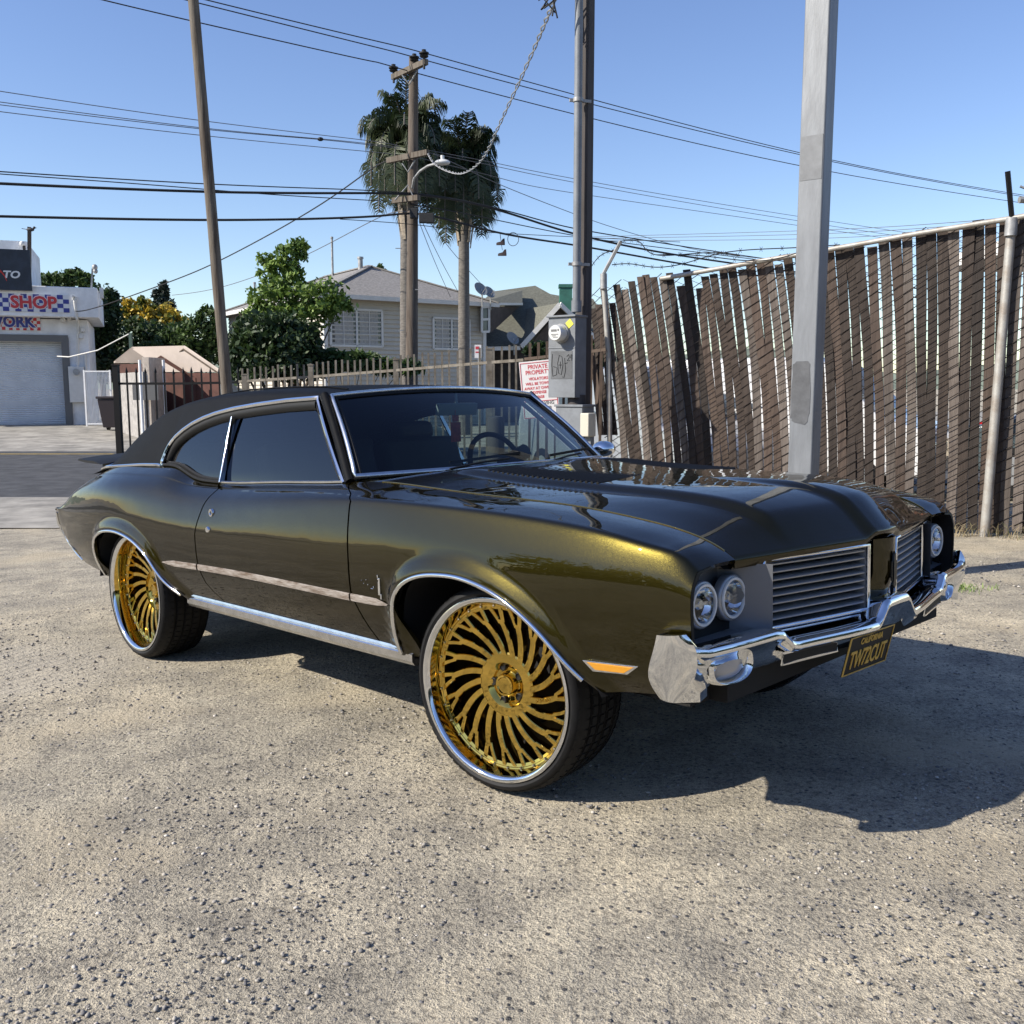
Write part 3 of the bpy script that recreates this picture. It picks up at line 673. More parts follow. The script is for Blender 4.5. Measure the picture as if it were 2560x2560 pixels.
# ---- worn side strip, in the three pieces the gaps make
MT['strip'] = mat('weathered_strip', (.12, .085, .06), .65, .2, col2=(.34, .31, .28), vs=14, bump=.35, bs=60, stretch=(.7, 1, 4))
for s_ in (-1, 1):
    for xa, xb in ((-2.353, -1.992), (-1.978, -.708), (-.698, -.452)):
        rows = []
        for x in np.linspace(xa, xb, max(4, int((xb-xa)/.05))):
            zc = .594+(x+2.353)*.0105+.004*math.sin(x*3); h = .0155*min(1, max(.12, (x+2.353)/.09), max(.12, (-.452-x)/.09))
            rows.append([(p[0], s_*(p[1]+o), p[2]) for p, o in ((S_z(x, zc+h), .001), (S_z(x, zc+h*.85), .006), (S_z(x, zc), .0075), (S_z(x, zc-h*.85), .006), (S_z(x, zc-h), .001))])
        g = G(); g.grid(rows); g.build('side_strip', MT['strip'], car, smooth=50)
# ---- door lock, key hole, fender emblem, side marker
def disc_on(x, z, r, h, mt, name, par, s_=-1, n=14, prof=None):
    p = S_z(x, z); M = frame((x, s_*p[1], z), (1, 0, 0), (0, 0, 1)) if s_ < 0 else frame((x, p[1], z), (-1, 0, 0), (0, 0, 1))
    g = G(); g.lathe(prof or [(0, h), (r*.8, h), (r, h*.5), (r, -.01)], n, M); return g.build(name, mt, par, smooth=50)
for s_, d in ((-1, door[0]), (1, door[1])):
    disc_on(-1.855, .868, .019, .006, MT['chrome'], 'handle_socket', d, s_, prof=[(.009, .002), (.012, .007), (.018, .007), (.020, -.004)])
    disc_on(-1.855, .868, .011, .003, MT['black'], 'handle_hole', d, s_)
    disc_on(-1.86, .79, .015, .008, MT['chrome'], 'door_lock', d, s_)
for s_, d in ((-1, fend[0]), (1, fend[1])):
    g = G()
    for x, z, dx, dz in ((-.505, .700, .012, .006), (-.502, .69, .009, .03), (-.505, .665, .012, .05), (-.498, .635, .008, .02), (-.51, .71, .005, .012), (-.575, .672, .004, .004), (-.585, .69, .004, .003), (-.60, .675, .003, .004), (-.615, .685, .003, .003), (-.55, .66, .015, .003), (-.54, .668, .003, .006)):
        p = S_z(x, z); g.box((x, s_*(p[1]+.003), z), (dx, .007, dz))
    g.build('fender_emblem', MT['chrome'], d, bevel=.0015)
    pl = [(.478, .557), (.672, .566), (.628, .533), (.508, .525)]; c = np.mean(pl, 0)
    for k, mt, nm, o in ((1.0, MT['chrome'], 'marker_bezel', .003), (.84, mat('amber_lens', (.62, .27, .015), .12, coat=1), 'marker_lens', .0065)):
        g = G(); P = [S_z(c[0]+(q[0]-c[0])*k, c[1]+(q[1]-c[1])*(k if k == 1 else .70), o) for q in pl]
        g.add([(q[0], s_*q[1], q[2]) for q in P]+[(q[0], s_*(q[1]-.02), q[2]) for q in P], [(0, 1, 2, 3), (0, 4, 5, 1), (1, 5, 6, 2), (2, 6, 7, 3), (3, 7, 4, 0)]); g.build(nm, mt, d, bevel=.0015)
# ---- nose: headlights, grilles, beak
def nose_x(w): return .985-.155*(w/.72)**1.2
for s_ in (-1, 1):
    g = G()   # silver bucket: back plate, tray and inner wall
    g.grid([[(.762, s_*w, z) for z in (.62, .74, .862)] for w in (.66, .70, .80, .925)])
    g.grid([[(.762, s_*w, .648), (.86, s_*w, .630), (.893, s_*(w-.01), .618)] for w in (.575, .70, .80, .935)])
    g.grid([[(.762, s_*.665, z), (.830, s_*.618, z), (.893, s_*.574, z)] for z in (.62, .70, .78, .838)])
    g.build('headlight_bezel', MT['bezel'], car, smooth=40)
    g = G()   # dark inner edge of the fender opening
    ed = [S(.846, v) for v in np.linspace(.20, .97, 26)]
    g.grid([[(.8465, s_*(p[1]-.001), p[2]-.001) for p in ed], [(.848, s_*(p[1]-.012), p[2]-.008) for p in ed], [(.80, s_*(p[1]-.018), p[2]-.010) for p in ed]])
    g.build('fender_edge', MT['black'], car, smooth=60)
    for w, x in ((.816, .806), (.674, .812)):
        h = bpy.data.objects.new('headlight', None); COL.objects.link(h); h.parent = car
        M = frame((x, s_*w, .744), (0, 1, 0), (0, 0, 1)) @ Matrix.Scale(.84, 4)
        g = G(); g.lathe([(.083, -.02), (.083, .004), (.079, .010), (.074, .011), (.068, .002)], 36, M); g.build('headlight_ring', MT['alu'], h, smooth=50)
        g = G(); g.lathe([(.074, .012), (.072, .018), (.064, .018), (.061, .010)], 36, M); g.build('halo_ring', mat('halo_ring', (.7, .7, .68), .35), h, smooth=50)
        g = G(); g.lathe([(.063, .010), (.055, -.012), (.04, -.03), (.02, -.042), (0, -.045)], 32, M); g.build('reflector', MT['chrome'], h, smooth=60)
        g = G(); g.lathe([(.018, -.03), (.020, -.008), (.015, .0), (0, .002)], 16, M); g.box(M @ Vector((0, 0, -.004)), (.006, .11, .008)); g.build('bulb', mat('bulb_cap', (.45, .46, .48), .2, .8), h, smooth=40)
        g = G(); g.lathe([(.064, .013), (.05, .019), (.025, .023), (0, .024)], 32, M); g.build('lens', glass('lamp_glass', (.9, .92, .93), 1.5), h, smooth=180)
    # grille
    gr = bpy.data.objects.new('grille', None); COL.objects.link(gr); gr.parent = car
    gp = lambda w, z, o=0.0: Vector((nose_x(w)-.012+o, s_*w, z))
    wi, wo, zt, zb = .105, .565, .842, .640
    def ring(ws_, zs_, o, r, mt, nm):
        a, b = ws_; c, d = zs_
        pts = [gp(w, c, o) for w in np.linspace(a, b, 10)]+[gp(b, z, o) for z in np.linspace(c, d, 4)[1:]]+[gp(w, d, o) for w in np.linspace(b, a, 10)[1:]]+[gp(a, z, o) for z in np.linspace(d, c, 4)[1:-1]]
        q = G(); q.tube(pts, r, 8, closed=True); q.build(nm, mt, gr, smooth=50)
    g = G(); g.grid([[tuple(gp(w, z, -.07)) for z in (zb, zt)] for w in np.linspace(wi, wo, 8)]); g.build('grille_back', MT['under'], gr)
    g = G()
    g.grid([[tuple(gp(w, zt, o)) for o in (-.07, .0)] for w in np.linspace(wi, wo, 8)]); g.grid([[tuple(gp(w, zb, o)) for o in (-.07, .0)] for w in np.linspace(wi, wo, 8)])
    g.grid([[tuple(gp(wi, z, o)) for o in (-.07, .0)] for z in (zb, zt)]); g.grid([[tuple(gp(wo, z, o)) for o in (-.07, .0)] for z in (zb, zt)]); g.build('grille_shell', MT['alu'], gr)
    ring((wi-.005, wo+.005), (zt+.004, zb-.004), .004, .0075, MT['chrome'], 'grille_frame')
    ring((wi-.026, wo+.024), (zt+.0, zb-.022), -.012, .006, MT['chrome'], 'grille_frame')
    g = G(); g.grid([[tuple(gp(w, z, -.02)) for z in (zb-.02, zb-.006)] for w in np.linspace(wi, wo, 8)]); g.build('grille_sill', MT['alu'], gr)
    for k in range(8):
        z = zb+.018+k*(zt-zb-.034)/7
        rows = [[tuple(gp(w, z+dz, o)) for o, dz in ((-.05, .008), (-.004, .006), (.000, .003), (-.001, -.001), (-.05, -.004))] for w in np.linspace(wi+.006, wo-.006, 8)]
        g = G(); g.grid(rows); g.build('grille_bar', MT['alu'], gr, smooth=40)
# beak between the grilles
g = G()
ws_ = np.linspace(-.083, .083, 11)
g.grid([[(nose_x(abs(w))-.004+.018*math.cos(w/.083*1.5)-(.04 if k == 2 else 0), w, z) for w in ws_] for k, z in enumerate((.862, .75, .60))])
g.build('nose_beak', MT['paint'], car, smooth=60)
M = frame((1.0, 0, .755), (0, 1, 0), (0, 0, 1)); g = G()
g.prism([(0, .062), (.008, .045), (.008, -.03), (.012, -.05), (0, -.062), (-.012, -.05), (-.008, -.03), (-.008, .045)], .008, M)
g.prism([(.014, .03), (.018, .03), (.018, -.035), (.014, -.035)], .006, M); g.prism([(-.018, .03), (-.014, .03), (-.014, -.035), (-.018, -.035)], .006, M)
g.build('nose_emblem', mat('emblem_dark', (.03, .03, .03), .2, .6), car, bevel=.0015)
# filler behind grille and bumper
g = G(); g.box((.72, 0, .60), (.14, 1.70, .30)); g.box((.80, 0, .50), (.10, 1.5, .1)); g.build('front_valance', MT['under'], car)
# ---- front bumper
bx_ = spl([0, .14, .35, .55, .80, .92, .97, .99], [1.022, 1.016, .98, .944, .905, .882, .862, .84])
bt_ = lnr([0, .07, .085, .125, .14, .30, .52, .545, .59, .62, .80, .90, .95, .99], [.674, .672, .664, .620, .610, .608, .610, .614, .650, .655, .650, .648, .658, .69])
bb_ = lnr([0, .2, .5, .65, .75, .85, .93, .99], [.545, .535, .525, .515, .505, .498, .495, .50])
W = sorted(set([round(q, 4) for q in list(np.linspace(0, .93, 60))+[.07, .085, .105, .125, .14, .52, .545, .57, .59, .62]]+[.94, .95]))
def bsec(w):
    x = float(bx_(w)); t = float(bt_(w)); b = float(bb_(w)); h = t-b
    pr = [(-.085, -.010), (-.035, .0), (-.010, -.001), (.001, -.006), (.006, -.016), (.005, -.027), (-.005, -.037), (-.022, -.050), (-.036, -.072), (-.048, -h*.72), (-.064, -h*.9), (-.088, -h)]
    return [(x+a, w, t+max(c, -h)) for a, c in pr]
half = [bsec(w) for w in W]
def wrap(k):   # wrapped end running back along the fender
    o = []
    last = half[-1]
    for (dx, dw, s) in ((.0, 0, 1), (-.02, .006, 1), (-.06, .010, 1), (-.10, .006, .97)):
        o.append([(p[0]*0+.78+(p[0]-.78)*.55+dx, p[1]+dw, .60+(p[2]-.60)*s) for p in last])
    return o
rows = [[(p[0], -p[1], p[2]) for p in r] for r in half[::-1]][:-1] + half
g = G(); g.grid(rows)
for s_ in (-1, 1):   # end caps: flat flared face at the corner running back along the fender
    P = lambda x, w, z: (x, s_*w, z)
    lf = [(.776, .985, .683), (.763, .988, .63), (.747, .986, .56), (.776, .972, .500)]; rt = [(.858, .963, .692), (.883, .951, .645), (.872, .948, .565), (.826, .952, .494)]
    fl2 = [spl(range(4), [p[k] for p in lf]) for k in range(3)]; fr2 = [spl(range(4), [p[k] for p in rt]) for k in range(3)]; ca = []
    for tt in np.linspace(0, 3, 19):
        A_, B_ = np.array([float(f(tt)) for f in fl2]), np.array([float(f(tt)) for f in fr2])
        ca.append([P(*(B_*(1-u)+A_*u+np.array([.006, .012, 0])*4*u*(1-u))) for u in np.linspace(0, 1, 11)])
    g.grid(ca)
    g.grid([[r[0] for r in ca], [(float(bx_(.915))-.014, s_*.915, .642+(r[0][2]-.692)*.74) for r in ca], [(float(bx_(.87))-.030, s_*.87, .640+(r[0][2]-.692)*.70) for r in ca]])
    g.grid([[r[-1] for r in ca[:17]], [(r[-1][0]+.004, r[-1][1]-s_*.05, r[-1][2]) for r in ca[:17]]])
    g.grid([ca[0], [(q[0]-.02, q[1]-s_*.03, q[2]-.004) for q in ca[0]]]); g.grid([ca[-1], [(q[0]-.03, q[1]-s_*.05, q[2]+.012) for q in ca[-1]]])
bumper = g.build('front_bumper', MT['chrome'], car, smooth=38)
# slots in the bumper face and the turn-signal pods
for s_ in (-1, 1):
    g = G(); g.grid([[(float(bx_(w))-.010, s_*w, z) for z in (.545, .572)] for w in np.linspace(.33, .58, 8)]); g.build('bumper_slot', MT['black'], bumper)
    g = G(); g.tube([(float(bx_(w))-.012, s_*w, z) for w, z in [(w, .575) for w in np.linspace(.33, .58, 8)]+[(w, .542) for w in np.linspace(.58, .33, 8)]], .005, 6, closed=True); g.build('bumper_slot_rim', MT['chrome'], bumper, smooth=50)
    w = .775; xa = Vector((float(bx_(w+.05))-float(bx_(w-.05)), .1*s_, 0)).normalized()
    M = frame((float(bx_(w))-.026, s_*w, .574), xa*s_, (0.0, 0, 1))
    if M.to_3x3().col[2].x < 0: M = frame((float(bx_(w))-.026, s_*w, .574), -xa*s_, (0, 0, 1))
    def ov(k, o, n=28): return [M @ Vector((math.copysign(abs(math.cos(a))**.8, math.cos(a))*.080*k, math.copysign(abs(math.sin(a))**.8, math.sin(a))*.052*k, o)) for a in np.linspace(0, 2*math.pi, n, endpoint=False)]
    g = G(); rr = [ov(1.16, -.02), ov(1.08, .000), ov(1.0, .005), ov(.92, .000), ov(.86, -.030)]
    g.add([p for r in rr for p in r], [(i*28+j, i*28+(j+1) % 28, (i+1)*28+(j+1) % 28, (i+1)*28+j) for i in range(4) for j in range(28)]); g.build('signal_pod', MT['chrome'], bumper, smooth=60)
    g = G(); rr = [ov(.87, -.022), ov(.6, -.010), ov(.25, -.005)]; g.add([p for r in rr for p in r], [(i*28+j, i*28+(j+1) % 28, (i+1)*28+(j+1) % 28, (i+1)*28+j) for i in range(2) for j in range(28)]+[tuple(56+k for k in range(28))])
    g.build('signal_lens', mat('signal_lens', (.42, .40, .38), .18, coat=1), bumper, smooth=60)
# ---- licence plate
MT['plate'] = mat('plate_black', (.008, .0085, .011), .5, spec=.25)
MT['plate_y'] = mat('plate_yellow', (.60, .38, .07), .4)
up = Vector((.029, 0, .122)).normalized(); xr = Vector((.004, .311, -.006)).normalized(); pc_ = Vector((.968, -.137, .446))+up*.066
M = frame(pc_, xr, up)
pl = bpy.data.objects.new('license_plate', None); COL.objects.link(pl); pl.parent = car
g = G(); g.box((0, 0, 0), (.305, .132, .003)); g.v = [tuple(M @ Vector(p)) for p in g.v]; g.build('plate_panel', MT['plate'], pl, bevel=.001)
g = G()
for c, s_ in (((0, .064, .003), (.30, .003, .002)), ((0, -.064, .003), (.30, .003, .002)), ((-.149, 0, .003), (.006, .13, .003)), ((.149, 0, .003), (.003, .13, .002))): g.box(c, s_)
g.v = [tuple(M @ Vector(p)) for p in g.v]; g.build('plate_rim', MT['plate_y'], pl)
text('plate_state', 'CALIFORNIA', .031, M @ Matrix.Translation((0, .041, .003)), MT['plate_y'], pl, .0008, sx=.85, bold=.0006)
text('plate_number', 'TW72CUT', .086, M @ Matrix.Translation((0, -.020, .003)), MT['plate_y'], pl, .0012, sx=.62, bold=.0010)
# ---- mirror, far side
g = G(); g.ball((-1.05, .985, 1.09), .062, 10, (1.1, 1.0, .72)); g.tube([(-1.05, .96, 1.05), (-1.06, .90, 1.02), (-1.07, .86, 1.005)], [.02, .016, .024], 8); g.build('door_mirror', MT['chrome'], car, smooth=60)
# ---- interior
it = G()
it.box((-1.7, 0, .62), (2.0, 1.5, .30)); it.box((-1.55, 0, .80), (.5, 1.4, .18)); it.box((-2.35, 0, .80), (.5, 1.36, .2))
it.grid([[(x, w, z) for w in np.linspace(-.76, .76, 5)] for x, z in ((-2.55, .98), (-2.95, 1.02), (-3.4, 1.0))])
for s_ in (-1, 1): it.grid([[(x, s_*.745, z) for z in (.6, .97)] for x in np.linspace(-2.7, -.8, 6)])
it.build('interior_tub', MT['int'], car)
for y in (-.36, .36):
    g = G(); g.box((-1.86, y, .98), (.13, .55, .40), Matrix.Rotation(R(-16), 3, 'Y')); g.box((-1.93, y, 1.215), (.09, .27, .11), Matrix.Rotation(R(-12), 3, 'Y')); g.build('front_seat', MT['int'], car, bevel=.04)
g = G(); g.box((-2.62, 0, 1.0), (.14, 1.2, .36), Matrix.Rotation(R(-24), 3, 'Y')); g.build('rear_seat', MT['int'], car, bevel=.04)
g = G(); U3 = np.linspace(-.95, .95, 21)
g.grid([[tuple(ws_base(u)+Vector((-.02-.0, 0, -.018))) for u in U3], [tuple(ws_base(u)+Vector((-.16, 0, -.030))) for u in U3], [tuple((-.985-.04*(1-u*u), .745*u, 1.03+.015*math.exp(-((u-.48)/.25)**2)) for u in [u])[0] for u in U3], [(-1.05, .745*u, 1.0) for u in U3], [(-1.06, .745*u, .85) for u in U3]])
dash = g.build('dashboard', MT['dash'], car, smooth=50)
g = G()
for k in range(16): g.box((-.86, .02+k*.022, 1.0335), (.07, .010, .004))
g.build('defrost_vent', MT['black'], dash)
M = frame((-1.28, .40, 1.02), (0, 1, 0), (-.38, 0, .92)); g = G()
g.tube([M @ Vector((math.cos(a)*.185, math.sin(a)*.185, 0)) for a in np.linspace(0, 2*math.pi, 36, endpoint=False)], .014, 8, closed=True)
for a in (R(200), R(340)): g.bar(M @ Vector((0, 0, .03)), M @ Vector((math.cos(a)*.18, math.sin(a)*.18, 0)), .02, .012)
g.cyl(M @ Vector((0, 0, .04)), M @ Vector((0, 0, .22)), .04, 10); g.build('steering_wheel', MT['black'], car, smooth=50)
g = G(); Mm = frame((-1.16, .02, 1.325), (0, 1, 0), (.2, 0, 1)); g.box((0, 0, 0), (.25, .058, .022)); g.v = [tuple(Mm @ Vector(p)) for p in g.v]; g.cyl((-1.16, .02, 1.35), (-1.165, .02, 1.40), .008, 8); g.build('rear_view_mirror', mat('mirror_shell', (.18, .22, .23), .3), car, bevel=.008)
g = G(); g.box((-1.15, .0, 1.215), (.003, .062, .095)); g.box((-1.15, .0, 1.28), (.003, .04, .03)); g.box((-1.15, 0, 1.30), (.002, .003, .04)); g.build('air_freshener', mat('card_red', (.42, .05, .03), .6, var=.3, vs=40), car)
# ---- wheels
def wheel_parts(dish):
    P = {}
    g = G(); hw = .135
    # tyre: axis local z, outer face towards +z
    prof = [(.318, hw-.012), (.322, hw-.001), (.332, hw+.004), (.340, hw+.002), (.348, hw-.006), (.356, hw-.020), (.360, hw-.035)]
    prof += [(.360, z) for z in (.07, .066, .03, .026, -.026, -.03, -.066, -.07)] + [(.360, -hw+.035), (.352, -hw+.012), (.335, -hw), (.318, -hw+.01)]
    pr2 = []
    for i, (r, z) in enumerate(prof):
        if abs(z) in (.066,) or abs(z) == .03: pass
        pr2.append((r, z))
    # circumferential grooves
    pr3 = []
    for (r, z) in pr2:
        pr3.append((r-.007, z) if round(abs(z), 3) in (.066,) or round(abs(z), 3) == .026 and False else (r, z))
    g.lathe(prof[:7]+[(.360, .078), (.353, .076), (.353, .066), (.360, .064), (.360, .030), (.353, .028), (.353, .018), (.360, .016), (.360, -.016), (.353, -.018), (.353, -.028), (.360, -.030), (.360, -.064), (.353, -.066), (.353, -.076), (.360, -.078)]+prof[-4:], 96)
    P['tyre'] = g
    g = G()   # tread blocks standing proud of the casing
    for k in range(64):
        a = 2*math.pi*k/64
        for z0_, z1_, sk in ((.081, .128, .35), (.034, .061, .6), (-.013, .013, .0), (-.061, -.034, -.6), (-.118, -.081, -.35)):
            def q(z, da, r): aa = a+da+sk*(z)*.55; return (r*math.cos(aa), r*math.sin(aa), z)
            w = .037; ro = .3645; ro2 = .3645 if abs(z1_) < .12 else .3515; ro3 = .3645 if abs(z0_) < .115 else .354
            v = [q(z0_, -w, .358), q(z0_, w, .358), q(z1_, w, .352), q(z1_, -w, .352), q(z0_, -w, ro3), q(z0_, w, ro3), q(z1_, w, ro2), q(z1_, -w, ro2)]
            g.add(v, [(4, 5, 6, 7), (0, 1, 5, 4), (1, 2, 6, 5), (2, 3, 7, 6), (3, 0, 4, 7)])
    P['tread'] = g
    g = G(); g.lathe([(.314, hw-.016), (.320, hw-.004), (.319, hw+.004), (.312, hw+.006), (.303, hw+.001), (.2985, hw-.010)], 96); P['rim_lip'] = g
    g = G(); g.lathe([(.2985, hw-.010), (.292, hw-.03), (.287, hw-dish*.8), (.287, hw-dish+.004), (.270, hw-dish-.004), (.270, -.10)], 96); P['barrel'] = g
    return P, hw
SPOKE = []
def wheel(name_parent, dish, M, steer_side):
    P, hw = wheel_parts(dish); wh = bpy.data.objects.new('wheel', None); COL.objects.link(wh); wh.parent = car; wh.matrix_local = M
    ty = P['tyre'].build('tyre', MT['rubber'], wh, smooth=35); P['tread'].build('tread', MT['rubber'], ty, recalc=False)
    P['rim_lip'].build('rim_lip', MT['chrome'], wh, smooth=60); P['barrel'].build('barrel', MT['gold'], wh, smooth=40)
    g = G(); g.lathe([(.272, -.10), (.05, -.105), (0, -.105)], 40); g.lathe([(.17, -.06), (.17, -.075), (.05, -.075)], 40); g.build('brake', MT['under'], wh, smooth=40)
    zf = hw-dish; conc = .020 if dish < .06 else .035
    # directional blades: stems that fork towards the rim, slim blades between them
    def q(r, a, z): return (r*math.cos(a), r*math.sin(a), z)
    def zr(r): k = min(max((r-.10)/.18, 0), 1); return zf-conc*(1-k)**1.3
    n = 20
    def blade(r0, r1, a0, a1, wa, wb, th, seg=6):
        b = G(); top = []
        for i in range(seg+1):
            t = i/seg; r = r0+(r1-r0)*t; a = a0+(a1-a0)*t; w = (wa+(wb-wa)*t)/r/2; z = zr(r)
            top.append([q(r, a-w, z-th), q(r, a-w, z-.0025), q(r, a-w+.0025/r, z), q(r, a+w-.0025/r, z), q(r, a+w, z-.0025), q(r, a+w, z-th)])
        b.grid(top); b.add(top[-1], [tuple(range(6))]); return b
    for k in range(n):
        a = 2*math.pi*k/n; g = G(); sw = .46
        for (r0, r1, a0, a1, wa, wb) in ((.108, .234, 0, sw*.70, .0245, .026), (.220, .290, sw*.655-.026, sw-.128, .015, .021), (.220, .290, sw*.655+.034, sw+.064, .015, .021)):
            b = blade(r0, r1, a+a0, a+a1, wa, wb, .028); g.add(b.v, b.f)
        g.build('spoke', MT['gold'], wh, smooth=25)
    g = G(); g.lathe([(.290, zf-.03), (.290, zf+.001), (.281, zf+.002), (.277, zf-.004), (.277, zf-.028)], 80); g.build('spoke_ring', MT['gold'], wh, smooth=35)
    g = G(); zc = zr(.10); g.lathe([(.118, zc-.03), (.118, zc-.004), (.112, zc), (.080, zc+.001), (.074, zc-.004), (.060, zc-.020), (.045, zc-.024), (.042, zc-.022), (.041, zc-.002), (.036, zc+.008), (.030, zc+.009), (.027, zc+.005), (0, zc+.005)], 48); hub = g.build('hub', MT['gold'], wh, smooth=30)
    for k in range(5):
        a = 2*math.pi*k/5+.3; c = Vector(q(.062, a, zc-.016)); g = G(); g.lathe([(.014, -.01), (.014, .006), (.0115, .008), (.009, .004), (0, .002)], 14, Matrix.Translation(c)); g.build('lug_nut', MT['black'], wh, smooth=40)
    for k in range(30):
        a = 2*math.pi*(k+.35)/30
        for rr, zz in (((.2835, zf+.003),) if k % 3 else ((.2835, zf+.003),)):
            g = G(); g.lathe([(.0048, -.004), (.0048, .003), (.0030, .006), (0, .006)], 8, Matrix.Translation(q(rr, a, zz))); g.build('rim_bolt', MT['chrome'], wh, smooth=50)
    return wh, zc
def wheel_matrix(x, s_, st=0, w=.765):
    """wheel axis (local z) pointing outwards"""
    out = Vector((math.sin(st)*(-s_) if s_ < 0 else -math.sin(st)*s_*-1, 0, 0))
    ax = Vector((math.sin(st) if s_ < 0 else -math.sin(st), s_*math.cos(st), 0)).normalized()
    xa = Vector((0, 0, 1)); return frame((x, s_*w, RT+.003), xa, ax.cross(xa))
ST = R(7)
fw, zc = wheel('f', .052, wheel_matrix(0, -1, ST), -1)
text('wheel_lettering', 'FORGIATO', .0155, Matrix.Rotation(R(252+10), 4, 'Z') @ Matrix.Translation((.172, .0, .0755)) @ Matrix.Rotation(.42, 4, 'Z'), MT['gold'], fw, .002, sx=.85, bold=.0004)
wheel('f', .052, wheel_matrix(0, 1, ST), 1); wheel('r', .078, wheel_matrix(-WB, -1, 0), -1); wheel('r', .078, wheel_matrix(-WB, 1, 0), 1)
# ------------------------------------------------------------------ far setting
MT['hill'] = mat('hill_scrub', (.16, .19, .14), .95, var=.3, vs=.02)
g = G(); hx = np.linspace(-900, 900, 60)
g.grid([[(x, 640+a, (-2 if a == 0 else (24+9*math.sin(x*.013)+6*math.sin(x*.031+1)) if a == 160 else -2)) for a in (0, 80, 160, 320)] for x in hx])
for i in range(len(g.v)):
    x, y, z = g.v[i]
    if abs(y-720) < 1: g.v[i] = (x, y, 14+6*math.sin(x*.02))
tag(g.build('hills', MT['hill'], smooth=180), kind='structure')
# ------------------------------------------------------------------ foliage
def leaf_mat(name, cols, rough=.55):
    m = bpy.data.materials.new(name); m.use_nodes = True; n = m.node_tree.nodes; l = m.node_tree.links; p = n['Principled BSDF']
    a = n.new('ShaderNodeAttribute'); a.attribute_name = 'shade'; rp = n.new('ShaderNodeValToRGB'); l.new(a.outputs['Fac'], rp.inputs[0])
    e = rp.color_ramp.elements; e[0].color = (*cols[0], 1); e[1].color = (*cols[-1], 1)
    for i, c in enumerate(cols[1:-1]): k = e.new((i+1)/(len(cols)-1)); k.color = (*c, 1)
    l.new(rp.outputs[0], p.inputs['Base Color']); p.inputs['Roughness'].default_value = rough
    tr = n.new('ShaderNodeBsdfTranslucent'); l.new(rp.outputs[0], tr.inputs[0]); mx = n.new('ShaderNodeMixShader'); mx.inputs[0].default_value = .28
    l.new(p.outputs[0], mx.inputs[1]); l.new(tr.outputs[0], mx.inputs[2]); l.new(mx.outputs[0], n['Material Output'].inputs['Surface'])
    return m
def mesh_obj(name, V, F, mt, parent=None, shade=None):
    me = bpy.data.meshes.new(name); me.from_pydata(np.asarray(V).tolist(), [], np.asarray(F).tolist() if not isinstance(F, list) else F)
    if shade is not None: a = me.attributes.new('shade', 'FLOAT', 'POINT'); a.data.foreach_set('value', np.asarray(shade, np.float32))
    me.materials.append(mt); o = bpy.data.objects.new(name, me); COL.objects.link(o)
    if parent is not None: o.parent = parent
    return o
def crown_mesh(blobs, size, n_per, elong=1.6, clump=.16, droop=.0, r_=rng):
    size *= .60; n_per *= 2.2
    """leaf blades in clumps through the volume of several blobs (centre, radii)"""
    C = []; SH = []
    for c, rad, k in blobs:
        nc = max(6, int(k*n_per/14)); d = r_.normal(size=(nc, 3)); d /= np.linalg.norm(d, axis=1)[:, None]
        rr = (.55+.5*r_.random(nc)**.6); cc = np.array(c)+d*rr[:, None]*np.array(rad)
        for q in cc:
            m = 14; C.append(q+r_.normal(size=(m, 3))*np.array(rad)*clump); SH.append(np.clip(r_.random()*.6+.4*r_.random(m), 0, 1))
    C = np.concatenate(C); SH = np.concatenate(SH); N = len(C)
    a = r_.normal(size=(N, 3)); a[:, 2] -= droop; a /= np.linalg.norm(a, axis=1)[:, None]
    b = np.cross(a, r_.normal(size=(N, 3))); b /= np.linalg.norm(b, axis=1)[:, None]
    s = size*(.6+.8*r_.random(N))[:, None]
    V = np.stack([C-a*s*elong/2, C+b*s*.42, C+a*s*elong/2, C-b*s*.42], 1).reshape(-1, 3)
    F = (np.arange(N)[:, None]*4+np.arange(4)[None]).tolist(); return V, F, np.repeat(SH, 4)
MT['bark'] = mat('bark', (.10, .075, .055), .9, var=.35, vs=14, bump=.6, bs=30, stretch=(1, 1, .3))
L_DARK = leaf_mat('leaves_dark', [(.012, .026, .010), (.028, .055, .016), (.07, .11, .03)])
L_MID = leaf_mat('leaves_mid', [(.022, .045, .012), (.05, .09, .022), (.10, .16, .04)])
L_LIGHT = leaf_mat('leaves_light', [(.06, .11, .02), (.14, .22, .04), (.28, .38, .09)])
L_YEL = leaf_mat('leaves_yellow_flowers', [(.05, .09, .02), (.12, .15, .03), (.55, .38, .04), (.70, .50, .06)])
L_CON = leaf_mat('needles', [(.008, .017, .011), (.014, .028, .018), (.024, .044, .028)])
L_PALM = leaf_mat('palm_leaflets', [(.018, .030, .012), (.035, .055, .020), (.085, .10, .045)], .5)
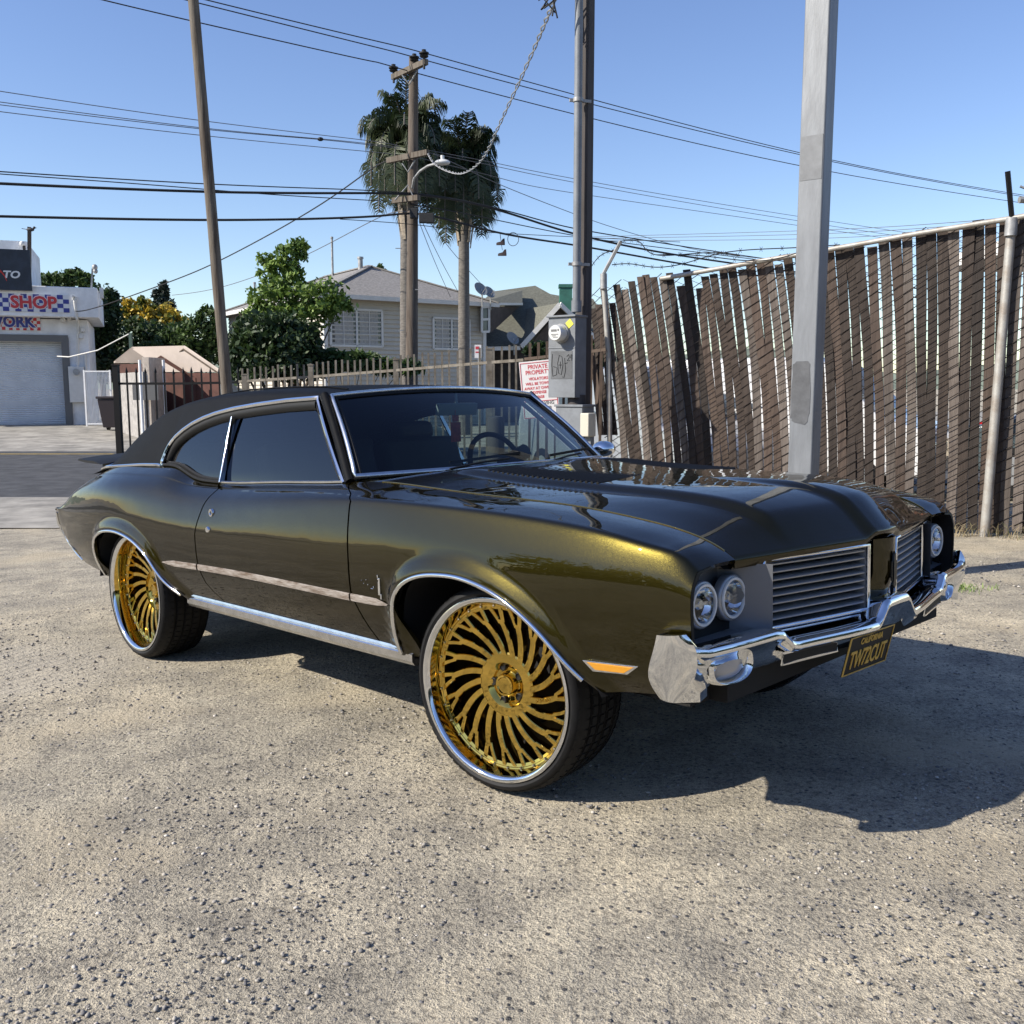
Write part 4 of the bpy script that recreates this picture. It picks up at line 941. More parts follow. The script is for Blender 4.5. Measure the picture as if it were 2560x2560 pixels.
def tree(name, label, D, spots, base, size, n_per, mt, cat='tree', trunk_r=.12, group=None, elong=1.6, depth=.8):
    """spots: (px, py, radius_x px, radius_y px, weight); base: (px) of the trunk"""
    bz = at(base, 1000, D); bz.z = gz(bz.x, bz.y)
    t = thing(name, label, cat, bz, group=group); sc = D/FPX
    bl = []; tr = G()
    for (px, py, rx, ry, k) in spots:
        p = at(px, py, D)-bz; bl.append((np.array([p.x, p.y+random.uniform(-.25, .25)*rx*sc, p.z]), (rx*sc, rx*sc*depth, ry*sc), k))
        mid = Vector((p.x*.35, p.y*.3, p.z*.55)); tr.tube([(p.x*.08, 0, p.z*.25), mid, (p.x, p.y, p.z)], [trunk_r*.6, trunk_r*.4, trunk_r*.12], 6)
    tr.tube([(0, 0, -.1), (.03, 0, bl[0][0][2]*.3), (bl[0][0][0]*.2, 0, bl[0][0][2]*.6)], [trunk_r*1.2, trunk_r*.9, trunk_r*.6], 8)
    tr.build('trunk', MT['bark'], t, smooth=60); V, F, sh = crown_mesh(bl, size, n_per, elong); mesh_obj('crown', V, F, mt, t, sh); return t
tree('shrub_tree', 'dense dark green rounded tree between the leaning pole and the cream house', 24.3, [(690, 865, 95, 65, 1.2), (625, 865, 48, 60, .7), (755, 870, 50, 60, .7), (680, 830, 70, 42, .7), (700, 915, 110, 35, .8), (605, 915, 36, 36, .5)], 690, .16, 900, L_DARK, trunk_r=.13)
tree('light_tree', 'tall light green leafy tree rising above the cream house roof', 25.5, [(722, 640, 30, 30, .3), (748, 622, 24, 26, .25), (668, 668, 26, 30, .25), (702, 690, 32, 40, .35), (690, 745, 55, 45, .6), (790, 745, 70, 45, .8), (845, 770, 34, 34, .3), (745, 785, 70, 45, .7), (740, 700, 26, 34, .25), (690, 720, 22, 26, .2), (640, 770, 34, 30, .3)], 735, .15, 620, L_LIGHT, trunk_r=.09)
tree('flowering_tree', 'dark tree with a crown of yellow flowers behind the pink canopy', 50, [(350, 790, 45, 34, .8), (395, 800, 50, 34, .8), (330, 770, 22, 22, .3), (445, 815, 36, 24, .5), (360, 758, 14, 14, .15)], 380, .30, 520, L_YEL)
tree('dark_tree', 'dark green tree mass directly below the yellow flowers, behind the canopy', 48, [(340, 850, 70, 45, 1), (420, 850, 60, 40, .9), (300, 880, 50, 40, .8), (250, 880, 40, 45, .7)], 330, .28, 700, L_DARK)
tree('dark_tree', 'dark feathery tree rising right behind the white shop wall', 46, [(255, 790, 40, 62, 1), (275, 760, 20, 32, .3), (240, 850, 35, 55, .7), (262, 910, 35, 40, .5)], 258, .28, 800, L_DARK)
tree('roof_tree', 'green treetop showing above the white shop roof', 52, [(140, 705, 44, 18, .7), (185, 692, 26, 20, .4), (105, 708, 26, 16, .4), (215, 705, 20, 20, .3)], 150, .3, 600, L_MID)
tree('green_bush', 'mid green bushy tree between the canopy and the leaning wooden pole', 45, [(495, 850, 55, 50, 1), (440, 865, 45, 36, .8), (515, 800, 32, 28, .4), (540, 870, 40, 40, .6), (400, 878, 40, 24, .5)], 490, .25, 700, L_MID)
tree('distant_treetop', 'small treetop peeking over the cream house ridge', 62, [(955, 680, 15, 10, .5), (950, 670, 8, 8, .3)], 955, .28, 300, L_MID)
tree('low_shrub', 'low leafy shrubs along the foot of the cream house', 25, [(845, 905, 40, 22, .6), (905, 900, 40, 18, .6), (960, 915, 35, 14, .4), (800, 915, 40, 25, .5), (1010, 920, 40, 12, .4)], 870, .2, 450, L_MID, cat='shrub', trunk_r=.04, elong=2.6)
tree('hedge_bush', 'dark bush at the foot of the brown house beside the meter box', 20, [(1345, 880, 30, 24, .5), (1400, 890, 40, 24, .5), (1480, 905, 40, 40, .6)], 1350, .15, 420, L_DARK, cat='shrub', trunk_r=.04)
# conifer
def conifer():
    D = 72; b = at(415, 900, D); b.z = gz(b.x, b.y); t = thing('conifer_tree', 'dark pointed conifer on the skyline beyond the yellow-flowered tree', 'tree', b)
    top = at(412, 718, D).z-b.z; bl = []
    for i in range(9): k = i/8; bl.append((np.array([random.uniform(-.3, .3), 0, top*(.45+.53*k)]), (1.65*(1-k)+.28, 1.65*(1-k)+.28, .55), .5))
    V, F, sh = crown_mesh(bl, .34, 420, 2.2); mesh_obj('crown', V, F, L_CON, t, sh); g = G(); g.tube([(0, 0, 0), (0, 0, top*.95)], [.25, .05], 8); g.build('trunk', MT['bark'], t, smooth=60)
conifer()
# unseen treeline added behind the viewer, darkening reflections in paint and chrome
def backline():
    bl = []
    for i in range(90):
        a = math.pi*(.98+1.04*i/89)+rng.normal()*.01; r = 34+5*rng.random(); h = 3.4+1.6*rng.random()
        bl.append((np.array([r*math.cos(a), r*math.sin(a), h*.6]), (2.8, 2.2, h), 1))
    V, F, sh = crown_mesh(bl, 1.0, 170, 1.3, .2); o = mesh_obj('reflection_trees', V, F, L_CON, None, sh); tag(o, 'unseen dark tree belt added behind the viewer for reflections in the car', 'trees', kind='stuff')
backline()
# ------------------------------------------------------------------ palms
MT['palm_trunk'] = mat('palm_trunk', (.135, .122, .108), .9, var=.3, vs=7, bump=.7, bs=12, stretch=(1, 1, 3))
MT['palm_husk'] = mat('palm_husk', (.30, .25, .19), .85, var=.4, vs=9)
def palm(label, px, D, crown_py, base_r, cr, seedv, dead, skew):
    r_ = np.random.default_rng(seedv); b = at(px, 1000, D); b.z = gz(b.x, b.y); t = thing('palm_tree', label, 'palm tree', b, group='two palms beside the utility pole')
    top = at(px, crown_py, D)-b; H = top.z; sc = D/FPX
    g = G(); pts = [(top.x*(k)**1.5, 0, H*k) for k in np.linspace(0, 1, 14)]; g.tube(pts, [base_r*(1.15-.25*k)+(.05 if k > .78 else 0)*1 for k in np.linspace(0, 1, 14)], 12); g.build('trunk', MT['palm_trunk'], t, smooth=60)
    g = G()   # old leaf bases round the upper trunk
    for i in range(34):
        a = r_.random()*6.28; z = H*(.72+.27*r_.random()); L = .7+.5*r_.random(); c = Vector((top.x*.8+math.cos(a)*base_r*1.1, math.sin(a)*base_r*1.1, z)); o = Vector((math.cos(a), math.sin(a), 0))
        g.bar(c, c+o*.10+Vector((0, 0, L*.8)), .10, .025, up=o)
    g.build('husk', MT['palm_husk'], t)
    C = Vector((top.x, 0, H)); nf = 44
    for f in range(nf):
        az = f*2.39996+r_.random()*.3; ring = f/nf; el = 1.46-.85*ring+.10*r_.normal(); L = cr*(.85+.3*r_.random())
        if dead and f == nf-1: el = -1.2; L *= .6
        d = Vector((math.cos(az), math.sin(az), 0)); p = C.copy(); rach = [p.copy()]; e = el
        for s in range(12):
            e -= .05+.17*ring+.42*max(0, s/12-.48*(1-ring)); e = max(e, -1.53); p = p+(d*math.cos(e)*.60+Vector((0, 0, math.sin(e)*.95)))*L/12; rach.append(p.copy())
        V = []; F = []; SH = []; tone = r_.random()
        for s in range(1, 12):
            for q in range(7):
                tt = q/7; P = rach[s].lerp(rach[s+1], tt); T = (rach[s+1]-rach[s]).normalized(); side = T.cross(Vector((0, 0, 1)))
                side = side.normalized() if side.length > .05 else Vector((1, 0, 0)); u = (s+tt)/12
                ln = cr*.29*(math.sin(math.pi*min(1, .12+u*.85)))**.6
                for sg in (-1, 1):
                    o = (side*sg*(.7+.3*r_.random())+T*.55+Vector((0, 0, .25*r_.normal()))).normalized(); A_ = P; B_ = P+o*ln*.5; Cc = P+o*ln*.72+Vector((0, 0, -1))*ln*(.32+.25*r_.random())
                    w = T*.022
                    k = len(V); V += [A_-w*.6, A_+w*.6, B_+w, B_-w, Cc]; F += [(k, k+1, k+2, k+3), (k+3, k+2, k+4)]; SH += [np.clip(.55*tone+.45*r_.random(), 0, 1)]*5
        g = G(); g.tube(rach, [.03]*4+[.018]*9, 5); o = mesh_obj('frond', [tuple(v) for v in V], F, L_PALM, t, SH)
        g.build('rachis', MT['palm_trunk'], o, smooth=60)
palm('left palm with drooping fronds, its crown behind the utility pole', 1016, 31, 400, .19, 2.75, 5, True, 0)
palm('right palm with a bare trunk, clear of the utility pole', 1160, 33, 462, .19, 2.75, 8, False, 0)
# ------------------------------------------------------------------ cream house
MT['siding'] = mat('cream_siding', (.50, .46, .39), .7, var=.06, vs=2)
MT['shingle'] = mat('grey_shingles', (.20, .19, .18), .9, var=.30, vs=9, bump=.5, bs=12, stretch=(1, 1, 3), rand=.0)
MT['shingle2'] = mat('green_brown_shingles', (.115, .115, .09), .9, var=.32, vs=9, bump=.5, bs=12, stretch=(1, 1, 3))
MT['trimw'] = mat('white_trim', (.62, .61, .58), .6, var=.06, vs=4)
MT['pane'] = mat('window_pane', (.05, .06, .07), .08, spec=.6, var=.4, vs=3)
MT['curtain'] = mat('curtain', (.34, .33, .31), .8, var=.3, vs=14, stretch=(6, 6, .3))
def house_cream():
    C0 = Vector((-6.9, 36.0, 0)); f = Vector((.834, .551, 0)); sd = Vector((-.551, .834, 0)); LF, LS = 6.9, 11.4; z0h = gz(C0.x, C0.y); ze = 4.75
    t = thing('cream_house', 'cream lap-sided two-storey house with grey hip roof behind the palms', 'house', C0+Vector((0, 0, z0h)))
    o = -(C0+Vector((0, 0, z0h))); W = lambda a, b, z: C0+f*a+sd*b+Vector((0, 0, z))+o
    g = G(); g.add([W(a, b, z) for z in (z0h, ze) for a, b in ((.03, .03), (LF-.03, .03), (LF-.03, LS), (.03, LS))], [(0, 1, 5, 4), (1, 2, 6, 5), (2, 3, 7, 6), (3, 0, 4, 7), (4, 5, 6, 7)]); g.build('wall', MT['siding'], t)
    nb = 30; hb = (ze-z0h)/nb; me = {}
    for wall_i, (L, dirv, nrm, og) in enumerate(((LF, f, -sd, (0, 0)), (LS, sd, -f, (0, 0)))):
        for k in range(nb):
            z = z0h+k*hb; p = G(); P = lambda a, zz, q: C0+dirv*a+nrm*q+Vector((0, 0, zz))+o
            p.add([P(a, zz, q) for a in (0.06, L) for zz, q in ((z, -.025), (z, .05), (z+hb*1.02, -.004), (z+hb*1.02, -.025))], [(0, 1, 2, 3), (7, 6, 5, 4), (0, 4, 5, 1), (1, 5, 6, 2), (2, 6, 7, 3)])
            p.build('siding_board', MT['siding'], t)
    for a, b in ((0, 0), (LF, 0)):
        g = G(); c = W(a, b, (z0h+ze)/2); g.box(c, (.14, .14, ze-z0h), Matrix.Rotation(math.atan2(f.y, f.x), 3, 'Z')); g.build('corner_board', MT['trimw'], t)
    ov = .45; e = [(-ov, -ov), (LF+ov, -ov), (LF+ov, LS+ov), (-ov, LS+ov)]; r0, r1 = (LF/2, LF/2-.1), (LF/2, LS-LF/2+.1); zr = 6.3
    g = G(); th = .10
    V = [W(a, b, ze-.05) for a, b in e]+[W(*r0, zr), W(*r1, zr)]; V += [v-Vector((0, 0, th)) for v in V]
    g.add(V, [(0, 1, 4), (1, 2, 5, 4), (2, 3, 5), (3, 0, 4, 5), (6, 7, 8, 9)]); rf = g.build('roof', MT['shingle'], t)
    for i in range(4):
        a, b = e[i], e[(i+1) % 4]; g = G(); g.bar(W(*a, ze-.11), W(*b, ze-.11), .05, .16); g.build('fascia', MT['trimw'], rf)
    for i, (a, b) in enumerate(((e[0], r0), (e[1], r0), (r0, r1), (e[2], r1), (e[3], r1))):
        g = G(); za, zb = (zr if a in (r0, r1) else ze-.04), zr; g.bar(W(*a, za+.02), W(*b, zb+.02), .22, .05); g.build('ridge_cap', MT['shingle'], rf)
    for a, zc, w, h in ((1.25, 3.55, 2.1, 1.35), (5.35, 3.45, 1.65, 1.2)):
        n_ = -sd; p = W(a, 0, zc); wn_ = bpy.data.objects.new('window', None); COL.objects.link(wn_); wn_.parent = t; M = frame(p+n_*.03, f, (0, 0, 1))
        g = G(); g.box(M @ Vector((0, 0, .0)), (w, .02, h), M.to_3x3() @ Matrix.Rotation(R(-90), 3, 'X')); 
        g = G(); g.add([M @ Vector(q) for q in ((-w/2, -h/2, 0), (w/2, -h/2, 0), (w/2, h/2, 0), (-w/2, h/2, 0))], [(0, 1, 2, 3)]); g.build('pane', MT['pane'], wn_)
        for sg in (-1, 1):
            g = G(); g.grid([[tuple(M @ Vector((sg*(w*.06+w*.36*i/10), z, .006+.006*math.sin(i*2.4)))) for z in (-h/2+.04, h/2-.04)] for i in range(11)]); g.build('curtain', MT['curtain'], wn_)
        for (x0_, y0_, x1_, y1_, th_) in [(-w/2, -h/2, w/2, -h/2, .08), (-w/2, h/2, w/2, h/2, .08), (-w/2, -h/2, -w/2, h/2, .08), (w/2, -h/2, w/2, h/2, .08), (0, -h/2, 0, h/2, .07)]:
            g = G(); g.bar(M @ Vector((x0_, y0_, .03)), M @ Vector((x1_, y1_, .03)), .05, th_, up=M.to_3x3() @ Vector((0, 1, 0)) if x0_ != x1_ else f); g.build('frame', MT['trimw'], wn_)
        for fx in (-.25, .25):
            g = G(); g.bar(M @ Vector((fx*w, -h/2, .025)), M @ Vector((fx*w, h/2, .025)), .02, .025, up=f); g.build('muntin', MT['trimw'], wn_)
        for fy in (-.17, .17):
            g = G(); g.bar(M @ Vector((-w/2, fy*h, .025)), M @ Vector((w/2, fy*h, .025)), .02, .025); g.build('muntin', MT['trimw'], wn_)
    g = G(); c = W(1.3, -.1, 2.72); g.box(c, (.10, .16, .12)); g.ball(c+Vector((0, -.08, -.08)), .07, 6); g.build('security_camera', MT['trimw'], t, smooth=40)
    for a, b, r_, h, nm in ((1.2, 9.8, .12, .75, 'vent_pipe'), (1.0, 10.6, .05, .85, 'vent_pipe'), (1.5, 8.4, .22, .5, 'roof_vent'), (2.9, 3.1, .1, .55, 'roof_vent'), (3.3, 6.9, .05, 1.7, 'vent_pipe')):
        zz = ze+(min(a, LF-a)+ov)*(zr-ze)/(LF/2+ov)-.1; p = W(a, b, zz); g = G(); g.cyl(p, p+Vector((0, 0, h)), r_, 12); g.cyl(p+Vector((0, 0, h)), p+Vector((0, 0, h+.08)), r_*1.3, 12); g.build(nm, MT['galv'], rf, smooth=40)
    # low wing on the left
    return t
house_cream()
# ------------------------------------------------------------------ brown house with green-brown roof
def house_brown():
    MT['stucco'] = mat('brown_stucco', (.075, .062, .055), .9, var=.2, vs=4)
    O = at(1330, 1000, 42); O.z = gz(O.x, O.y); t = thing('brown_house', 'dark brown house with green-grey shingle gables and a green chimney', 'house', O)
    A = lambda px, py, D: at(px, py, D)-O
    # cross gable towards the street: apex, eaves
    ap, el, er = A(1400, 757, 41), A(1303, 864, 41), A(1515, 868, 43); back = Vector((-3.2, 7.5, .0))
    g = G(); V = [ap, el, el+back*1.0, ap+back+Vector((0, 0, 0)), er, er+back]; V2 = [v-Vector((0, 0, .14)) for v in V]
    g.add(V+V2, [(0, 1, 2, 3), (0, 3, 5, 4), (6, 9, 8, 7), (6, 10, 11, 9), (0, 6, 7, 1), (0, 4, 10, 6)]); g.build('roof', MT['shingle2'], t)
    for a, b in ((ap, el), (ap, er)):
        g = G(); g.bar(a+Vector((0, -.06, -.06)), b+Vector((0, -.06, -.06)), .06, .2); g.build('barge_board', MT['trimw'], t)
    g = G(); g.bar(el+Vector((-.05, -.02, -.1)), A(1205, 866, 40.2)+Vector((0, 0, -.1)), .06, .16); g.build('fascia', MT['trimw'], t)
    g = G(); w = [el+Vector((.3, .25, -.1)), er+Vector((-.3, .25, -.1)), ap+Vector((0, .3, -.25))]; bl, br = Vector((w[0].x, w[0].y, 0)), Vector((w[1].x, w[1].y, 0)); g.add([bl, br, w[1], w[2], w[0]], [(0, 1, 2, 3, 4)]); g.add([Vector((-2.1, .2, 0)), bl, w[0], Vector((-2.1, .2, w[0].z))], [(0, 1, 2, 3)]); g.build('wall', MT['stucco'], t)
    # main roof behind, its plane facing the street
    q0, q1, q2 = A(1190, 866, 40.5), A(1303, 864, 40.9), A(1338, 714, 46.5); nn = (q1-q0).cross(q2-q0)
    def onp(px, py):
        v = A(px, py, 40)+O-Vector((0, 0, CAM_H)); o_ = Vector((0, 0, CAM_H))-O; return o_+v*((q0-o_).dot(nn)/v.dot(nn))
    g = G(); V = [onp(*p) for p in ((1190, 866), (1303, 864), (1396, 762), (1399, 739), (1376, 735), (1338, 714), (1236, 728))]; k = len(V)
    g.add(V+[v+Vector((0, .25, -.12)) for v in V], [tuple(range(k)), tuple(range(2*k-1, k-1, -1))]+[(i, (i+1) % k, k+(i+1) % k, k+i) for i in range(k)]); g.build('roof', MT['shingle2'], t)
    g = G(); V = [onp(*p)+Vector((0, 1.2, 0)) for p in ((1395, 738), (1488, 741), (1520, 790), (1540, 870), (1400, 870))]; k = len(V)
    g.add(V+[v+Vector((0, .25, -.12)) for v in V], [tuple(range(k)), tuple(range(2*k-1, k-1, -1))]+[(i, (i+1) % k, k+(i+1) % k, k+i) for i in range(k)]); g.build('roof', MT['shingle2'], t)
    # dormer with a white window
    g = G(); g.add([A(1204, 768, 39.6), A(1228, 766, 40), A(1300, 766, 43), A(1230, 830, 40.3), A(1204, 832, 39.6)], [(0, 1, 3, 4), (1, 2, 3)]); g.build('dormer_wall', MT['stucco'], t)
    g = G(); V = [A(1198, 757, 39.3), A(1306, 757, 42.5), A(1306, 726, 45), A(1235, 728, 45)]; g.add(V+[v-Vector((0, 0, .12)) for v in V], [(0, 1, 2, 3), (7, 6, 5, 4), (0, 4, 5, 1), (1, 5, 6, 2)]); g.build('dormer_roof', MT['shingle2'], t)
    g = G(); g.bar(A(1198, 760, 39.25), A(1306, 760, 42.45), .05, .1); g.build('fascia', MT['trimw'], t)
    wn_ = bpy.data.objects.new('window', None); COL.objects.link(wn_); wn_.parent = t
    p0, p1, p2, p3 = A(1205, 768, 39.3), A(1223, 767, 39.5), A(1223, 829, 39.5), A(1205, 830, 39.3); g = G(); g.add([p0, p1, p2, p3], [(0, 1, 2, 3)]); g.build('pane', MT['pane'], wn_)
    for a, b in ((p0, p1), (p1, p2), (p2, p3), (p3, p0), ((p0+p3)/2, (p1+p2)/2)): g = G(); g.bar(a+Vector((0, -.04, 0)), b+Vector((0, -.04, 0)), .06, .09); g.build('frame', MT['trimw'], wn_)
    g = G(); c = A(1414, 740, 43.5); c2 = Vector((c.x, c.y, A(1414, 713, 43.5).z)); c.z = A(1414, 800, 43.5).z; g.bar(c, c2, .55, .55); g.bar(c2-Vector((0, 0, .12)), c2+Vector((0, 0, .02)), .63, .63); g.build('chimney', mat('green_paint', (.035, .14, .105), .7, var=.2, vs=3), t)
    for px, py, D, s in ((1202, 722, 39, .36), (1223, 730, 39.3, .32), (1282, 845, 40.6, .36)):
        dsh = bpy.data.objects.new('satellite_dish', None); COL.objects.link(dsh); dsh.parent = t; c = A(px, py, D); M = frame(c, (.75, .66, 0), (-.35, .4, .85)); M2 = M @ Matrix.Rotation(0, 4, 'X')
        g = G(); g.lathe([(0, -.06), (s*.5, -.04), (s*.85, 0), (s*.84, .012), (s*.5, -.025), (0, -.045)], 20, M2); g.build('dish', mat('dish_grey', (.20, .22, .235), .5), dsh, smooth=60)
        g = G(); g.tube([c+Vector((0, .03, -.02)), c+Vector((.05, .1, -.25)), c+Vector((.05, .12, -.7))], .03, 6); g.tube([c+Vector((0, 0, -s*.7)), M2 @ Vector((0, -s*.4, s*.9))], .015, 5); g.build('arm', MT['galv'], dsh, smooth=60)
house_brown()
# ------------------------------------------------------------------ white repair shop
MT['stucco_w'] = mat('white_stucco', (.74, .74, .74), .85, var=.14, vs=1.6, bump=.2, bs=30)
MT['rollup'] = mat('rollup_steel', (.66, .68, .70), .5, 0, var=.06, vs=2)
MT['blue'] = mat('sign_blue', (.035, .045, .24), .5); MT['sign_red'] = mat('sign_red', (.50, .035, .04), .5); MT['sign_w'] = mat('sign_white', (.66, .66, .66), .5)
MT['navy'] = mat('banner_navy', (.018, .024, .038), .5, var=.35, vs=2); MT['gframe'] = mat('door_frame_grey', (.13, .13, .13), .7)
def shop():
    D = 38.0; O = at(0, 1062, D); O.z = gz(O.x, D); t = thing('repair_shop', 'white stucco repair shop with grey roll-up door and checkered signs', 'building', O)
    A = lambda px, py, d=0.0: at(px, py, D+d)-O
    zt = A(0, 800).z
    def boxpx(g, px0, py0, px1, py1, d0, d1):
        a, b = A(px0, py1, 0), A(px1, py0, 0); g.box(((a.x+b.x)/2, (d0+d1)/2, (a.z+b.z)/2), (abs(b.x-a.x), abs(d1-d0), abs(b.z-a.z))); return g
    # wall with the door opening: piers and lintel
    g = G(); x0 = A(-420, 900).x; xd0 = A(-260, 900).x; xd1 = A(172, 900).x; xr = A(224, 900).x; zl = A(0, 845).z
    g.box(((xd1+xr)/2, 3, zt/2), (xr-xd1, 6, zt)); g.box(((x0+xd0)/2, 3, zt/2), (xd0-x0, 6, zt)); g.box(((xd0+xd1)/2, 3, (zt+zl)/2), (xd1-xd0, 5.99, zt-zl)); g.build('wall', MT['stucco_w'], t)
    g = G(); boxpx(g, -420, 722, 246, 797, -.75, 5.5); g.build('parapet', MT['stucco_w'], t, bevel=.03)
    g = G(); boxpx(g, -420, 595, 54, 726, 1.5, 7); g.build('upper_storey', MT['stucco_w'], t)
    # roll-up door
    g = G(); rows = []; n = 44; zd = A(0, 856).z
    for k in range(n*4+1): z = .02+zd*k/(n*4); rows.append([(x, .32+.022*math.sin(2*math.pi*k/4), z) for x in (xd0, xd1-.05)])
    g.grid(rows); g.build('rollup_door', MT['rollup'], t)
    g = G(); g.box((xd1-.13, -.03, zl/2), (.30, .1, zl)); g.build('door_jamb', MT['gframe'], t); g = G(); g.box(((xd0+xd1)/2, -.03, zl-.05), (xd1-xd0+.0, .11, .26)); g.build('door_head', MT['gframe'], t)
    # checkered sign SHOP
    def checker(px0, py0, px1, py1, nx, nz, c2, yy, word, tm, tx, th, nm, sx):
        s = bpy.data.objects.new(nm, None); COL.objects.link(s); s.parent = t; g = G(); boxpx(g, px0, py0, px1, py1, yy-.03, yy); g.build('panel', MT['sign_w'], s)
        a, b = A(px0, py1), A(px1, py0); q = G(); dx, dz = (b.x-a.x)/nx, (b.z-a.z)/nz
        for i in range(nx):
            for j in range(nz):
                if (i+j) % 2: q.box((a.x+dx*(i+.5), yy-.032, a.z+dz*(j+.5)), (dx, .008, dz))
        q.build('checker', c2, s); c = A(tx, (py0+py1)/2)
        M = Matrix.Translation((c.x, yy-.045, c.z)) @ Matrix.Rotation(R(90), 4, 'X')
        text('letter_outline', word, th, M, MT['sign_w'], s, .006, sx=sx, bold=.05); text('lettering', word, th, Matrix.Translation((0, -.012, 0)) @ M, tm, s, .008, sx=sx, bold=.022); return s
    checker(-60, 743, 174, 786, 16, 4, MT['blue'], -.76, 'SHOP', MT['sign_red'], 88, .62, 'shop_sign', 1.12)
    checker(-90, 790, 98, 829, 22, 5, MT['sign_red'], -.03, 'WORK', MT['blue'], 27, .58, 'work_sign', 1.0)
    s = bpy.data.objects.new('banner', None); COL.objects.link(s); s.parent = t; g = G(); boxpx(g, -260, 637, 79, 736, -.95, -.85); g.build('panel', MT['navy'], s)
    c = A(34, 699); text('lettering', 'TO', .36, Matrix.Translation((c.x, -.965, c.z)) @ Matrix.Rotation(R(90), 4, 'X'), MT['sign_w'], s, .008, sx=1.25, bold=.012, shear=.2)
    g = G(); c = A(-22, 720); g.tube([(c.x+math.cos(a)*.72, -.965, c.z+math.sin(a)*.62) for a in np.linspace(.15, 2.2, 16)], [.01+.03*math.sin(k/15*3.14) for k in range(16)], 6); g.build('swoosh', MT['red'], s, smooth=60)
    # conduit, meter panel, lamps, roof posts
    g = G(); p = A(187, 760); q = A(194, 918); g.tube([(p.x, -.85, p.z+.1), (p.x, -.9, p.z+.22), (p.x+.1, -.85, p.z+.2), (p.x+.03, -.82, p.z)], .06, 8); g.tube([(p.x+.03, -.82, p.z), (p.x+.08, -.80, A(0, 800).z), (p.x+.1, -.12, A(0, 806).z), (q.x, -.12, q.z)], .055, 8); g.build('conduit', MT['trimw'], t, smooth=60)
    g = G(); boxpx(g, 175, 918, 210, 1008, -.25, -.001); g.build('meter_panel', MT['trimw'], t, bevel=.02); c = A(191, 932); g = G(); g.cyl((c.x, -.25, c.z), (c.x, -.40, c.z), .13, 16); g.build('meter_dial', MT['galv'], t, smooth=40)
    for px, py in ((172, 797), (207, 825), (203, 842)): g = G(); c = A(px, py); g.box((c.x, -.10, c.z), (.16, .19, .18)); g.build('wall_box', MT['trimw'], t, bevel=.02)
    for px, py, yb in ((45, 604, 1.4), (157, 802, -.1)): g = G(); c = A(px, py); g.ball((c.x, yb-.15, c.z), .11, 7); g.box((c.x, yb-.02, c.z), (.1, .16, .1)); g.build('flood_lamp', MT['trimw'], t, smooth=50)
    g = G(); c = A(213, 900); g.cyl((c.x, -.06, .0), (c.x, -.06, c.z+.3), .05, 8); g.build('down_pipe', MT['trimw'], t, smooth=50)
    g = G(); a, b = A(76, 720), A(76, 578); g.bar((a.x, -.6, a.z), (b.x, -.6, b.z), .18, .14); g.bar((a.x-.1, -.68, A(0, 690).z), (a.x-.1, -.68, A(0, 625).z), .14, .1); g.build('roof_post', MT['bark'], t)
    g = G(); a, b = A(228, 724), A(231, 668); g.bar((a.x, .2, a.z), (b.x, .2, b.z), .09, .07); g.ball((b.x+.1, .1, b.z+.05), .12, 7); g.ball((b.x+.12, .1, b.z-.1), .10, 7); g.build('flood_post', MT['galv'], t, smooth=40)
    g = G(); c = A(255, 730); g.box((c.x, .1, c.z), (.16, .2, .4)); g.tube([(c.x, .1, c.z-.2), (c.x-.1, 0, c.z-.5), (c.x-.3, 0, c.z-.52)], .02, 6); g.build('antenna_box', MT['trimw'], t)
    t.rotation_euler = (0, 0, R(21)); t.scale = (.918, 1, 1.02); return t
shop()
MT['bird'] = mat('bird_feathers', (.03, .03, .032), .7)
g = G(); p = at(76, 574, 37.4); g.ball(p, .09, 8, (1.7, .8, .8)); g.ball(p+Vector((.15, 0, .07)), .05, 6); g.bar(p+Vector((-.1, 0, 0)), p+Vector((-.32, 0, .04)), .05, .02); g.bar(p+Vector((.19, 0, .07)), p+Vector((.25, 0, .06)), .015, .015)
g.bar(p+Vector((.0, 0, -.12)), p, .02, .02); tag(g.build('bird', MT['bird'], smooth=60), 'small dark bird perched on the roof post of the white shop', 'bird')
